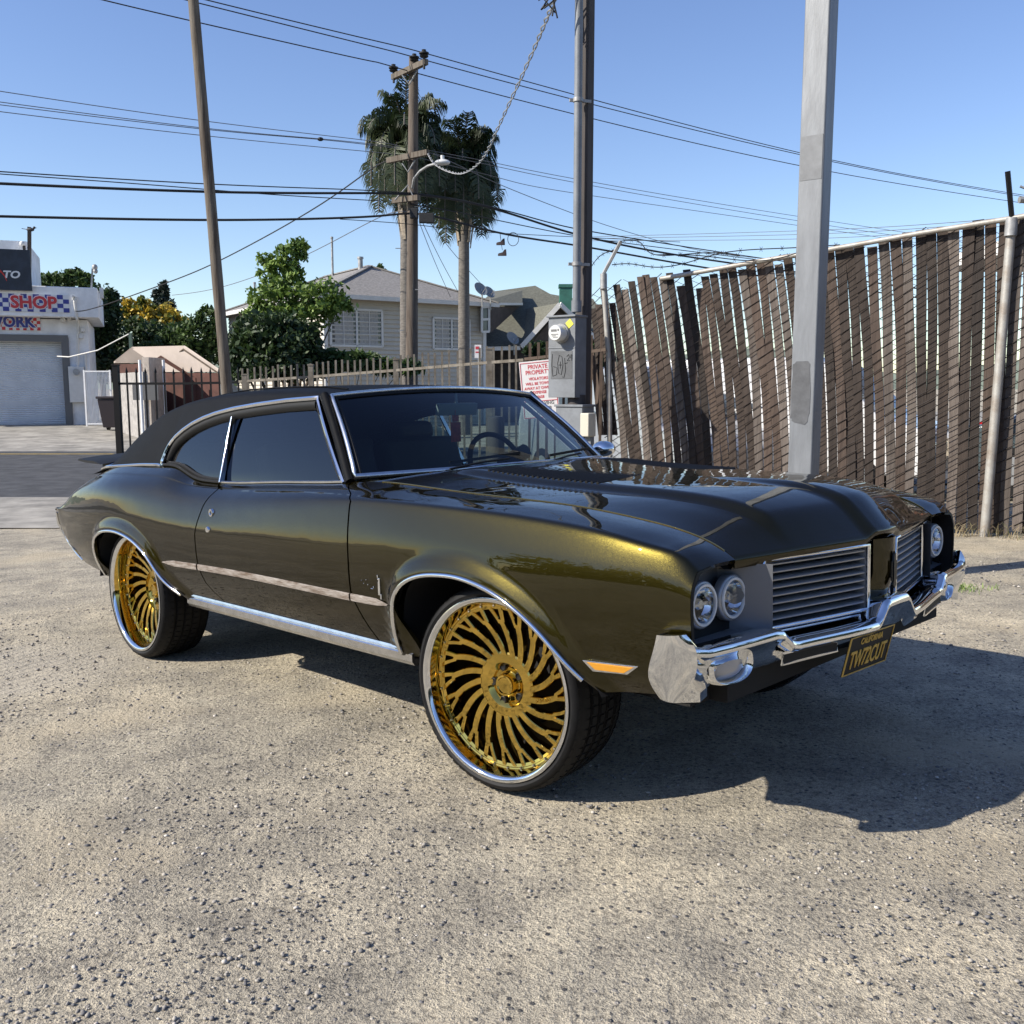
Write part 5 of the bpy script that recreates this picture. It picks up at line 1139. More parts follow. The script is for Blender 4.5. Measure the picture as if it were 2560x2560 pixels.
# ------------------------------------------------------------------ canopy tent, block wall, gate, bin, poles
def canopy():
    MT['canvas'] = mat('pink_canvas', (.50, .425, .37), .8, var=.08, vs=1.5); MT['drape'] = mat('maroon_drape', (.075, .028, .02), .85, var=.3, vs=2)
    O = at(440, 1070, 33); O.z = gz(O.x, 33); t = thing('canopy_tent', 'pale pink gabled canopy tent with maroon walls behind the black railing', 'tent', O)
    pk = at(462, 864, 31.5)-O; el = at(410, 902, 32.6)-O; er = at(552, 925, 30.8)-O; bk = Vector((-2.3, 1.5, .02))
    g = G(); V = [pk, el, el+bk, pk+bk, er, er+bk]; th = Vector((0, 0, -.06)); g.add(V+[v+th for v in V], [(0, 1, 2, 3), (0, 3, 5, 4), (6, 9, 8, 7), (6, 10, 11, 9), (0, 6, 7, 1), (0, 4, 10, 6), (1, 7, 8, 2), (4, 5, 11, 10)]); g.build('canopy', MT['canvas'], t)
    g = G(); 
    for a, b in ((el, er),):
        g.add([Vector((a.x+bk.x*.45, a.y+bk.y*.45, 0)), Vector((b.x+bk.x*.45, b.y+bk.y*.45, 0)), b+bk*.45+th*4, pk+bk*.45+th*5, a+bk*.45+th*4], [(0, 1, 2, 3, 4)])
        for q in (a, b): g.add([Vector((q.x, q.y+.05, 0)), Vector((q.x+bk.x, q.y+bk.y, 0)), q+bk+th*1.5, q+th*1.5+Vector((0, .05, 0))], [(0, 1, 2, 3)])
    g.build('drape', MT['drape'], t)
    for q in (el, er): g = G(); g.cyl((q.x, q.y, -.05), (q.x, q.y, q.z), .04, 8); g.build('leg', MT['galv'], t, smooth=40)
    for a, b in ((pk, el), (pk, er)): g = G(); g.tube([a+th*2+bk*.03, b+th*2+bk*.03], .03, 6); g.build('rafter', MT['bark'], t)
canopy()
def poly_wall(name, label, cat, pts, D0, h_px, mt, th=.2):
    pass
MT['cmu'] = mat('concrete_block', (.30, .285, .27), .9, var=.25, vs=5, bump=.5, bs=20)
a, b = at(372, 1078, 30.5), at(300, 1068, 35); O = Vector((a.x, a.y, gz(a.x, a.y))); t = thing('block_wall', 'grey concrete block wall with two white pipes behind the black railing', 'wall', O)
g = G(); zt = at(372, 893, 30.5).z-O.z; c = at(412, 1075, 31.6); P = [Vector((0, 0, 0)), Vector((b.x, b.y, O.z))-O, Vector((c.x, c.y, O.z))-O]
def seg_wall(g, p, q, h, th):
    d = (q-p); L = d.length; d.normalize(); g.box((p+q)/2+Vector((0, 0, h/2-.1)), (L, th, h+.2), Matrix.Rotation(math.atan2(d.y, d.x), 3, 'Z'))
seg_wall(g, P[0], P[1], zt-.45, .2); g.build('block_run', MT['cmu'], t); g = G(); seg_wall(g, P[0], P[2], zt, .22); g.build('block_run', mat('sunlit_block', (.46, .40, .34), .9, var=.2, vs=6, bump=.5, bs=18), t)  # second run: lighter copy of the block colour, sunlight painted into it
g = G(); p = at(364, 980, 30.2)-O; g.box(p, (.8, .03, .5)); g.build('grey_board', MT['gframe'], t)
for px, D in ((352, 30.0), (411, 30.8)):
    p = at(px, 900, D); g = G(); g.cyl((p.x-O.x, p.y-O.y-.1, -.1), (p.x-O.x, p.y-O.y-.1, p.z-O.z), .045, 10); g.build('white_pipe', MT['white'], t, smooth=40)
g = G(); p = at(326, 833, 34)-O; g.bar((p.x, p.y, 0), p, .1, .1); g.build('hose_post', mat('green_post', (.05, .09, .07), .7), t); g = G(); g.tube([p, p+Vector((-1.6, 1, -.55)), p+Vector((-3.2, 2.2, -.75)), p+Vector((-4.0, 3, -.7))], .022, 6); g.build('hose', MT['trimw'], t, smooth=40)
O = at(249, 1052, 37.6); O.z = gz(O.x, 37.6); t = thing('slatted_gate', 'narrow white slatted gate right beside the shop wall', 'gate', O)
w = .95; h = at(249, 925, 37.6).z-O.z
for sg in (-1, 1): g = G(); g.bar((sg*w/2*1.05, 0, 0), (sg*w/2*1.05, 0, h), .06, .06); g.build('gate_post', MT['white'], t)
for z in (.1, h-.05): g = G(); g.bar((-w/2, 0, z), (w/2, 0, z), .05, .05); g.build('gate_rail', MT['white'], t)
for k in range(17): g = G(); x = -w/2+.05+k*(w-.1)/16; g.box((x, -.01, h/2), (.034, .012, h-.1), Matrix.Rotation(R(25), 3, 'Z')); g.build('gate_slat', MT['white'], t)
O = at(286, 1062, 35.2); O.z = gz(O.x, 35.2); t = thing('wheelie_bin', 'dark wheeled refuse bin standing beside the white gate', 'bin', O); MT['bin'] = mat('bin_plastic', (.018, .012, .016), .5)
g = G(); V = [(-.30, -.3, .12), (.30, -.3, .12), (.30, .3, .12), (-.30, .3, .12), (-.42, -.4, 1.15), (.42, -.4, 1.15), (.42, .4, 1.15), (-.42, .4, 1.15)]; g.add(V, [(3, 2, 1, 0), (4, 5, 6, 7), (0, 1, 5, 4), (1, 2, 6, 5), (2, 3, 7, 6), (3, 0, 4, 7)]); g.build('body', MT['bin'], t, bevel=.03)
g = G(); g.box((0, 0, 1.2), (.92, .88, .09)); g.box((.1, .42, 1.25), (.3, .1, .06)); g.build('lid', MT['bin'], t, bevel=.03)
for sg in (-1, 1): g = G(); g.cyl((sg*.30, .28, .13), (sg*.37, .28, .13), .13, 14); g.build('wheel', MT['rubber'], t, smooth=40)
# ------------------------------------------------------------------ poles
MT['wood_pole'] = mat('weathered_pole', (.062, .045, .032), .9, col2=(.145, .125, .10), vs=5, bump=.6, bs=18, stretch=(3, 3, .22), rampw=(.38, .6))
MT['wood_dark'] = mat('creosote_pole', (.062, .045, .035), .9, col2=(.145, .12, .097), vs=5, bump=.6, bs=18, stretch=(3, 3, .2), rampw=(.35, .7))
a, b = at(573, 1040, 13.6), at(478, -60, 13.6); d = (b-a).normalized(); base = a+d*((gz(a.x, a.y)-.1-a.z)/d.z)
t = thing('leaning_pole', 'slim weathered wooden pole leaning left, behind the car roof', 'pole', base)
g = G(); L = (b-base).length; g.tube([d*(L*k) for k in np.linspace(0, 1, 12)], [.079-.01*k+.002*math.sin(k*30) for k in np.linspace(0, 1, 12)], 14); g.build('shaft', MT['wood_pole'], t, smooth=60)
UP = at(1025, 915, 27.0); UP.z = gz(UP.x, 27); UT = at(1034, 142, 27.0)
t = thing('utility_pole', 'tall weathered utility pole with crossarms and a street lamp, in front of the palms', 'utility pole', UP)
g = G(); g.tube([Vector((0, 0, -.1)).lerp(UT-UP, k) for k in np.linspace(0, 1, 14)], [.19-.065*k for k in np.linspace(0, 1, 14)], 14); g.build('shaft', MT['wood_dark'], t, smooth=60)
U_ = lambda px, py, D=26.8: at(px, py, D)-UP
for (x0_, y0_, x1_, y1_, nm, dd) in ((982, 193, 1066, 154, 'crossarm', (27.3, 26.1)), (969, 402, 1070, 381, 'crossarm', (27.1, 26.3)), (983, 502, 1047, 494, 'crossarm', (27.0, 26.4))):
    g = G(); g.bar(U_(x0_, y0_, dd[0]), U_(x1_, y1_, dd[1]), .12, .14); g.build(nm, MT['wood_pole'], t)
for (pts) in (((1005, 187), (1023, 212), (1046, 170)), ((1005, 408), (1020, 430), (1038, 400)), ((988, 500), (1020, 463), (1035, 496))):
    g = G(); g.tube([U_(x, y, 26.65) for x, y in pts], .022, 5); g.build('brace', MT['galv'], t, smooth=30)
for px, py, D in ((984, 172, 27.2), (1036, 146, 26.9), (1060, 136, 26.1)):
    g = G(); c = U_(px, py+8, D); g.lathe([(.03, -.28), (.03, 0), (.10, .01), (.12, .04), (.06, .06), (.13, .09), (.13, .12), (.05, .15), (.06, .19), (0, .2)], 14, Matrix.Translation(c)); g.build('insulator', MT['wire'], t, smooth=50)
lampo = bpy.data.objects.new('street_lamp', None); COL.objects.link(lampo); lampo.parent = t
g = G(); g.tube([U_(1031, 470, 26.7), U_(1035, 447, 26.5), U_(1050, 428, 26.3), U_(1070, 415, 26.0), U_(1092, 409, 25.8)], .035, 8); g.build('lamp_arm', MT['galv'], lampo, smooth=60)
g = G(); c = U_(1106, 406, 25.7); g.ball(c, .2, 10, (1.0, .6, .38)); g.cyl(c+Vector((0, 0, .05)), c+Vector((0, 0, .17)), .05, 8); g.build('lamp_head', mat('lamp_white', (.6, .6, .58), .4), lampo, smooth=60)
for k, (px, py) in enumerate(((1035, 534), (1058, 545), (1075, 546))): g = G(); g.box(U_(px, py, 26.6), (.22, .18, .26)); g.build('splice_box', MT['wire'], t, bevel=.02)
g = G()
for k in range(5): z = 2.2+k*1.1; g.bar((.15*(-1)**k, -.12, z), (.34*(-1)**k, -.14, z), .02, .02)
g.build('climbing_peg', MT['galv'], t)
# ------------------------------------------------------------------ wires
def Dw(px): return 28.8/(1-.727*(px-1280)/2400)
def wire(name, label, pts, r, mt=None, group=None, D=None, n=8, cat='cable'):
    P = [at(p[0], p[1], p[2] if len(p) > 2 else (D if D else Dw(p[0]))) for p in pts]
    t_ = np.arange(len(P)); f = [spl(t_, [p[i] for p in P]) for i in range(3)] if len(P) > 2 else None
    q = [Vector([float(fi(s)) for fi in f]) for s in np.linspace(0, len(P)-1, n*(len(P)-1)+1)] if f else P
    g = G(); g.tube(q, r, 5); o = g.build(name, mt or MT['wire'], smooth=60); return tag(o, label, cat, group)
gp1 = 'power lines over the street'
wire('power_line', 'topmost power line, on the rightmost insulator of the utility pole', [(330, -50), (517, 0), (900, 93), (1059, 132), (1431, 235), (2080, 400), (2560, 488)], .014, group=gp1)
wire('power_line', 'power line crossing the pole top at its middle insulator', [(300, -42), (494, 7), (900, 108), (1036, 143), (1431, 248), (2080, 404), (2560, 492)], .014, group=gp1)
wire('power_line', 'lowest of the three upper power lines, on the leftmost insulator', [(100, -38), (258, 0), (500, 57), (900, 147), (984, 167), (1431, 284), (2055, 425), (2560, 508)], .014, group=gp1)
gp2 = 'thin secondary lines'
for lb, pts in (('uppermost thin line left of the palms, high in the sky', [(-150, 205), (0, 228), (500, 301), (900, 349), (1000, 366)]), ('thin line below the uppermost one left of the palms', [(-150, 236), (0, 255), (500, 319), (801, 347), (1000, 368)]), ('thin line carrying a small knob, left of the palms', [(-150, 244), (0, 262), (500, 322), (801, 349), (1000, 372)]), ('lowest of the four thin lines left of the palms', [(-150, 260), (0, 279), (500, 338), (900, 377), (980, 386)]),
                ('upper thin line right of the palms, running behind the grey post', [(1062, 374), (1250, 410), (1431, 446), (1970, 537), (2600, 630)]), ('middle thin line right of the palms, running behind the grey post', [(1062, 380), (1250, 418), (1431, 455), (1970, 548), (2600, 642)]), ('lower thin line right of the palms, running behind the grey post', [(1050, 395), (1260, 448), (1431, 482), (1970, 560), (2600, 652)])):
    wire('thin_line', lb, pts, .009, MT['wire_grey'], gp2)
g = G(); g.ball(at(801, 348, Dw(801)), .05, 6, (1.6, 1, 1)); tag(g.build('line_knob', MT['wire'], smooth=60), 'small dark knob on a thin line left of the palms', 'knob')
gp3 = 'communication cables'
for lb, pts, r in (('thin cable just above the upper thick black cable', [(-150, 419), (0, 429), (500, 459), (850, 473), (1024, 482)], .014), ('thin cable slanting below the upper thick black cable', [(-150, 424), (0, 435), (400, 464), (660, 485), (965, 503)], .012), ('upper thick black cable across the sky', [(-150, 452), (0, 459), (500, 479), (850, 483), (1000, 485), (1150, 502), (1300, 542), (1431, 583), (1620, 625), (1900, 668), (2300, 722)], .032), ('cable just above the upper thick black one, right of the palms', [(1024, 482), (1150, 500), (1300, 536), (1431, 570), (1620, 602), (1900, 645), (2300, 700)], .018), ('lower thick black cable the shoes hang from', [(-150, 539), (0, 541), (500, 550), (850, 545), (970, 538), (1030, 534), (1110, 547), (1262, 585), (1431, 612), (1620, 645), (1900, 690), (2300, 745)], .030), ('thin cable between the two thick black ones, right of the palms', [(1024, 510), (1130, 528), (1250, 552), (1431, 588), (1620, 615), (1900, 650)], .014), ('thin cable under the lower thick black cable', [(850, 548), (1040, 562), (1180, 578), (1431, 592), (1700, 605)], .010)):
    wire('comm_cable', lb, pts, r, group=gp3)
gp4 = 'far lines over the board fence'
for k, dy in enumerate((0, 9, 20)): wire('far_line', ('upper', 'middle', 'lowest')[k]+' of the three far lines above the board fence', [(1480, 592+dy*.5, 60), (1970, 578+dy, 52), (2300, 562+dy, 44), (2700, 530+dy, 36)], .014, MT['wire_grey'], gp4)
wire('service_drop', 'cable dropping from the utility pole to the white shop', [(1020, 400, 27), (945, 412, 27.5), (800, 512, 30), (570, 641, 33.5), (420, 706, 35.5), (250, 766, 37), (189, 778, 37.1)], .02)
wire('service_drop', 'thin line falling left from the pole towards the tall dark house trees', [(1020, 530, 27), (945, 545, 28), (760, 640, 32), (560, 716, 38), (430, 738, 44)], .012, MT['wire_grey'])
wire('service_drop', 'thin line leaving the street lamp towards the board fence', [(1085, 385, 26), (1150, 415, 27), (1263, 467, 30), (1431, 533, 33), (1560, 577, 36), (1760, 628, 40), (1960, 650, 44)], .011, MT['wire_grey'])
gp5 = 'guy lines from the pole to the cream house'
for lb, a_, b_ in (('leftmost of the three lines from the pole down to the cream house', (1048, 555, 26.9), (1126, 742, 38)), ('middle of the three lines from the pole down to the cream house', (1056, 555, 26.9), (1150, 738, 38.3)), ('rightmost line from the pole down to the satellite dishes', (1072, 552, 26.8), (1205, 712, 39))): wire('guy_line', lb, [a_, ((a_[0]+b_[0])/2, (a_[1]+b_[1])/2+6, (a_[2]+b_[2])/2), b_], .010, MT['wire_grey'], gp5)
tw = [(1070, 383, 26.3), (1090, 412, 25.2), (1130, 431, 23.8), (1165, 430, 22.5), (1205, 398, 20.5), (1240, 330, 18.4), (1290, 222, 16), (1345, 98, 13.6), (1385, 0, 12), (1412, -70, 11)]
P = [at(*p) for p in tw]; f = [spl(np.arange(len(P)), [p[i] for p in P]) for i in range(3)]
t = thing('twisted_cable', 'twisted grey service cable swooping from the utility pole to the meter pole', 'cable', P[0])
for ph in (0, math.pi):
    q = [];
    for s in np.linspace(0, len(P)-1, 240): c = Vector([float(fi(s)) for fi in f]); k = s*16+ph; q.append(c-P[0]+Vector((math.cos(k)*.022, math.sin(k)*.014, math.sin(k)*.02)))
    g = G(); g.tube(q, .011, 5); g.build('strand', MT['galv'], t, smooth=60)
# hanging shoes and the cable loop
cab = at(1250, 582, Dw(1250))
t = thing('hanging_shoes', 'pair of dark shoes tied by their laces over the cable', 'shoes', cab); MT['shoe'] = mat('shoe_leather', (.045, .03, .028), .7)
for px, py, sg in ((1252, 607, 1), (1256, 634, -1)):
    c = at(px, py, Dw(1250))-cab; g = G(); V = []
    for x, h, w in ((-.13, .05, .05), (-.09, .07, .06), (0, .09, .055), (.06, .17, .05), (.11, .18, .045), (.12, .05, .045)): V.append([(c.x+x, c.y-w, c.z-.06), (c.x+x, c.y-w*.8, c.z-.06+h), (c.x+x, c.y+w*.8, c.z-.06+h), (c.x+x, c.y+w, c.z-.06)])
    g.grid([r+[r[0]] for r in V]); g.add(V[0], [(0, 1, 2, 3)]); g.add(V[-1], [(0, 1, 2, 3)]); g.build('shoe', MT['shoe'], t, smooth=60)
    g = G(); g.tube([(0, 0, 0), (c.x*.5, .02, c.z*.5), (c.x, 0, c.z+.1)], .008, 5); g.build('lace', MT['wire'], t)
c = at(1283, 598, Dw(1283)); g = G(); g.tube([(math.cos(a)*.16, .03*math.sin(2*a), math.sin(a)*.19) for a in np.linspace(0, 2*math.pi, 24, endpoint=False)], .010, 5, closed=True); o = g.build('cable_loop', MT['wire'], smooth=60); o.location = c; tag(o, 'slack loop of cable hanging just right of the shoes', 'cable')
# ------------------------------------------------------------------ railings between the lot and the street
MT['iron_black'] = mat('black_iron', (.005, .005, .0055), .55, spec=.25); MT['iron_rust'] = mat('weathered_rail', (.095, .08, .06), .75, var=.3, vs=8, col2=(.20, .18, .15))
MT['iron_brown'] = mat('brown_rail', (.095, .065, .045), .75, var=.3, vs=8)
def railing(name, label, pts, pitch, pick_h, over, mt, spear, w=.022, posts=(), postw=.07):
    """pts: (px, rail_py, D) of the top rail"""
    P = [at(*p) for p in pts]; base = Vector((P[0].x, P[0].y, gz(P[0].x, P[0].y))); t = thing(name, label, 'fence', base); acc = 0; nxt = pitch*.5
    for a, b in zip(P[:-1], P[1:]):
        a_, b_ = a-base, b-base; L = (b_-a_).length
        g = G(); g.bar(a_, b_, .03, .035); g.build('rail', mt, t)
        ga, gb_ = gz(a.x, a.y), gz(b.x, b.y); g = G(); g.bar(Vector((a_.x, a_.y, ga-base.z+.2)), Vector((b_.x, b_.y, gb_-base.z+.2)), .03, .035); g.build('rail', mt, t)
        s = nxt
        while s < L:
            p = a_.lerp(b_, s/L); q = a.lerp(b, s/L); zb = gz(q.x, q.y)-base.z+.08; zt = p.z+over+random.uniform(-.01, .02); jx = random.uniform(-.012, .012); g = G()
            g.bar((p.x, p.y, zb), (p.x+jx, p.y, zt), w, w)
            if spear: g.add([(p.x+jx+dx*w*1.1, p.y+dy*w*1.1, zt) for dx, dy in ((-1, 0), (0, -1), (1, 0), (0, 1))]+[(p.x+jx, p.y, zt+.09)], [(0, 1, 4), (1, 2, 4), (2, 3, 4), (3, 0, 4), (3, 2, 1, 0)])
            g.build('picket', mt, t); s += pitch
        nxt = s-L
    for px, tp, D in posts:
        p = at(px, tp, D); g = G(); q = p-base; g.bar((q.x, q.y, gz(p.x, p.y)-base.z-.05), q, postw, postw); g.box((q.x, q.y, q.z+.01), (postw*1.2, postw*1.2, .02)); g.build('post', mt, t)
    return t
railing('iron_railing', 'black spear-topped iron railing at the lot corner left of the leaning pole', [(284, 959, 14.6), (440, 959, 14.55), (600, 956, 14.5)], .142, 2, .15, MT['iron_black'], True, posts=((289, 914, 14.6),), postw=.085)
railing('steel_railing', 'weathered tan steel railing behind the car roof', [(598, 954, 14.5), (780, 942, 13.9), (1000, 925, 13.1), (1225, 906, 12.3), (1310, 900, 12.0)], .116, 2, .19, MT['iron_rust'], False, posts=((612, 938, 14.45), (777, 914, 13.9), (990, 900, 13.15), (1224, 874, 12.3)), postw=.07, w=.026)
railing('brown_railing', 'brown steel railing between the meter boxes and the board fence', [(1312, 898, 11.98), (1400, 888, 11.8), (1515, 874, 11.55)], .116, 2, .17, MT['iron_brown'], False, w=.032)
# expanded-metal panel low on the railing
g = G(); t0 = at(1150, 1095, 12.3)
a, b = at(1130, 1060, 12.2), at(1500, 1075, 11.5); nrm = Vector((0, -.04, 0))
for k in range(46):
    for sg in (1, -1):
        s0 = k/46; p = a.lerp(b, s0); q = a.lerp(b, min(1, max(0, s0+sg*.06))); g.bar((p.x, p.y-.04, gz(p.x, p.y)+.1), (q.x, q.y-.04, gz(p.x, p.y)+.62), .006, .010)
o = g.build('mesh_panel', mat('expanded_mesh', (.15, .13, .11), .8)); tag(o, 'expanded metal mesh along the foot of the brown railing', 'fence', kind='stuff')
# ------------------------------------------------------------------ notice on the railing
MT['sign_face'] = mat('sign_face', (.66, .65, .645), .5, var=.05, vs=8); MT['sign_txt'] = mat('sign_text_red', (.50, .045, .06), .5)
D = 11.6; tl, tr_, bl = at(1297, 906, D), at(1388, 897, D-.1), at(1305, 1049, D); xr_ = (tr_-tl).normalized(); upv = (tl-bl).normalized(); W_, H_ = (tr_-tl).length, (tl-bl).length
t = thing('towing_notice', 'white private property notice with red lettering, wired to the railing', 'sign', bl); M = frame(tl-bl, xr_, upv)
g = G(); g.box((W_/2, -H_/2, 0), (W_, H_, .004)); g.v = [tuple(M @ Vector(p)) for p in g.v]; g.build('panel', MT['sign_face'], t)
g = G()
for x0_, y0_, x1_, y1_ in ((.03, .03, .97, .03), (.97, .03, .97, .985), (.97, .985, .03, .985), (.03, .985, .03, .03), (.03, .70, .97, .70)): g.bar(M @ Vector((x0_*W_, -y0_*H_, .004)), M @ Vector((x1_*W_, -y1_*H_, .004)), .006, .004, up=M.to_3x3() @ Vector((0, 0, 1)))
g.build('border', MT['sign_txt'], t)
for body, yy, sz in (('PRIVATE', .105, .070), ('PROPERTY', .20, .070), ('VIOLATORS', .31, .048), ('WILL BE TOWED', .395, .046), ('AWAY AT OWNER', .475, .046), ('EXPENSE', .55, .046), ('22658', .63, .046), ('VING', .745, .055), ('78', .83, .05), ('OPD', .925, .05)):
    text('lettering', body, sz, M @ Matrix.Translation((W_*(.5 if yy < .7 else (.74 if yy < .9 else .35)), -yy*H_, .003)), MT['sign_txt'] if yy < .7 else MT['gframe'], t, .0008, sx=.92, bold=.0012)
D = 16; p = at(1195, 895, D); O = Vector((p.x, p.y, gz(p.x, p.y))); t = thing('parking_sign', 'small white and red kerb sign on a thin post behind the railing', 'sign', O)
g = G(); z1_, z2_ = at(1195, 862, D).z-O.z, p.z-O.z; g.box((0, -.02, (z1_+z2_)/2), (.11, .006, z1_-z2_)); g.build('panel', MT['sign_face'], t); g = G(); g.cyl((.02, .02, 0), (.02, .02, z1_), .02, 8); g.build('post', MT['galv'], t)
g = G(); g.box((-.01, -.025, z1_-.05), (.06, .003, .045)); g.box((-.01, -.025, z1_-.12), (.06, .003, .02)); g.build('marking', MT['sign_txt'], t)
# ------------------------------------------------------------------ meter pole and boxes
MT['grey_paint'] = mat('grey_panel_paint', (.155, .167, .182), .55, var=.16, vs=5, bump=.08, bs=20)
MT['dark_wood'] = mat('dark_post', (.05, .043, .042), .8, var=.3, vs=6, stretch=(3, 3, .3))
n1 = Vector((-.6, -.8, 0)).normalized(); e1 = Vector((.8, -.6, 0))      # front-left face normal, right-hand side direction
RZ = Matrix.Rotation(math.atan2(e1.y, e1.x), 3, 'Z')
D = 10.6; bp = at(1450, 1000, D); O = Vector((bp.x, bp.y, gz(bp.x, bp.y))); t = thing('meter_pole', 'tall dark post with grey conduit carrying the electric meter', 'post', O)
Q = lambda px, py, d=D: at(px, py, d)-O
top = 8.0
c = Q(1459, 900, D+.12); g = G(); g.box((c.x, c.y, top/2), (.125, .125, top), RZ); g.build('post_shaft', MT['dark_wood'], t, bevel=.01)
c = Q(1441, 780, D-.02); g = G(); g.cyl((c.x, c.y, c.z), (c.x, c.y, top-.3), .043, 14); g.cyl((c.x, c.y, c.z), (c.x, c.y, c.z+.12), .055, 14); g.build('conduit', MT['grey_paint'], t, smooth=40)
for py in (660, 250): c2 = Q(1441, py, D-.02); g = G(); g.cyl((c.x, c.y, c2.z-.02), (c.x, c.y, c2.z+.02), .055, 12); g.bar((c.x-.09, c.y, c2.z), (c.x+.14, c.y+.06, c2.z), .03, .03); g.build('strap', MT['galv'], t, smooth=40)
g = G(); c3 = at(1375, -10, D-.1)-O
for k in range(7): a_ = k*.9; g.tube([(c.x, c.y, c3.z+.35), (c.x-.12, c.y-.1, c3.z+.25), c3+Vector((math.cos(a_)*.10, math.sin(a_)*.1, math.sin(a_*1.7)*.12)), c3+Vector((math.cos(a_+2)*.1-.02, .0, -.12+.1*math.sin(a_)))], .009, 5)
g.build('loose_wire', MT['wire'], t, smooth=60)
O2 = Q(1404, 892, D-.15)+O; t2 = thing('meter_box', 'grey electric meter panel with round glass meter and scrawled tag', 'meter box', O2)
hb = (at(1404, 791, D).z-at(1404, 993, D).z); wb = .345; db = .22
F2 = frame((0, 0, 0), e1, (0, 0, 1))      # local x right, y up, z out towards n1
fc = Vector((.022, 0, 0))
g = G(); g.box((.0, 0, -db/2), (wb, hb, db)); g.box((0, hb*.11, .002), (wb+.004, .012, .008)); g.box((0, hb/2-.006, -db/2+.01), (wb+.03, .02, db+.03)); g.v = [tuple(F2 @ Vector(p)) for p in g.v]; g.build('cabinet', MT['grey_paint'], t2, bevel=.004)
mm = bpy.data.objects.new('electric_meter', None); COL.objects.link(mm); mm.parent = t2; Mm = F2 @ Matrix.Translation((.0, hb*.285, .0))
g = G(); g.lathe([(.105, 0), (.105, .02), (.098, .03), (.09, .03)], 28, Mm); g.build('meter_ring', MT['galv'], mm, smooth=50)
g = G(); g.lathe([(.088, .02), (.086, .12), (.078, .135), (0, .137)], 28, Mm); g.build('meter_body', mat('meter_white', (.58, .58, .56), .25, coat=.6), mm, smooth=40)
g = G()
for x, y, w_, h_ in ((-.01, .025, .07, .022), (.045, .03, .015, .02), (0, -.015, .09, .006), (-.01, -.03, .05, .006), (.01, -.045, .06, .005)): g.box((x, y, .1385), (w_, h_, .002))
g.v = [tuple(Mm @ Vector(p)) for p in g.v]; g.build('meter_display', MT['gframe'], mm)
g = G(); g.box((.0, 0, 0), (.075, .075, .002), Matrix.Rotation(R(38), 3, 'Z')); g.v = [tuple(F2 @ (Vector(p)+Vector((.10, hb*.40, .003)))) for p in g.v]; g.build('yellow_sticker', mat('sticker_yellow', (.62, .58, .06), .5), t2)
g = G(); g.box((.0, -hb*.10, .002), (wb*.80, hb*.34, .003)); g.v = [tuple(F2 @ Vector(p)) for p in g.v]; g.build('paint_patch', mat('patch_grey', (.085, .09, .096), .6, var=.2, vs=8), t2)
g = G(); T_ = lambda pts: g.tube([F2 @ Vector((x*wb*.4, -hb*.10+y*hb*.17, .005)) for x, y in pts], .0035, 4)
T_([(-.85, .8), (-.9, 0), (-.8, -.8), (-.45, -.7), (-.4, -.2), (-.75, -.1)]); T_([(.15, 0), (.05, .6), (-.2, .7), (-.35, .1), (-.25, -.6), (0, -.7), (.15, 0)]); T_([(-.25, 0), (.05, 0)]); T_([(-.1, .25), (-.1, -.25)]); T_([(.3, .5), (.4, -.4), (.25, -.9), (0.1, -.85)]); T_([(.3, .1), (.6, .15)]); T_([(.5, .6), (.7, .75), (.75, .55), (.55, .3), (.8, .3)]); T_([(.9, .75), (.85, .5), (1, .5)]); T_([(.98, .75), (.96, .3)])
g.build('scrawled_tag', MT['wire'], t2)
O3 = Q(1437, 1070, D-.1)+O; O3.z = gz(O3.x, O3.y); t3 = thing('junction_cabinet', 'lower grey cabinet standing under the meter panel', 'cabinet', O3); hz = at(1437, 1015, D-.1).z-O3.z
g = G(); g.box((0, 0, hz/2), (.34, .24, hz), RZ); g.box((0, 0, hz+.005), (.37, .27, .025), RZ); g.build('cabinet', MT['grey_paint'], t3, bevel=.004)
g = G(); g.cyl((.02, .02, hz), (.02, .02, hz+.12), .10, 14); g.build('collar', MT['dark_wood'], t3, smooth=40)
O4 = at(1470, 1062, D-.32); t4 = thing('control_box', 'small beige plastic box beside the lower grey cabinet', 'box', Vector((O4.x, O4.y, gz(O4.x, O4.y)))); zz = O4.z-gz(O4.x, O4.y)
g = G(); g.box((0, 0, zz), (.11, .15, .25), RZ); g.build('case', mat('beige_plastic', (.50, .47, .39), .5), t4, bevel=.012); g = G()
g.box((-.035, -.05, zz+.07), (.02, .012, .035), RZ); g.box((-.035, -.05, zz-.07), (.02, .012, .035), RZ); g.build('latch', MT['black'], t4); g = G(); g.box((0.02, .02, zz/2-.05), (.07, .07, zz), RZ); g.build('stand', MT['grey_paint'], t4)
# wooden bollard seen through the windshield
p = at(1240, 1100, 9.6); O = Vector((p.x, p.y, gz(p.x, p.y))); zt = at(1240, 1042, 9.6).z-O.z; t = thing('timber_bollard', 'round dark timber bollard seen through the windshield', 'bollard', O); g = G(); g.lathe([(.088, -.05), (.085, zt-.03), (.075, zt), (0, zt+.012)], 18); g.build('shaft', MT['dark_wood'], t, smooth=40)
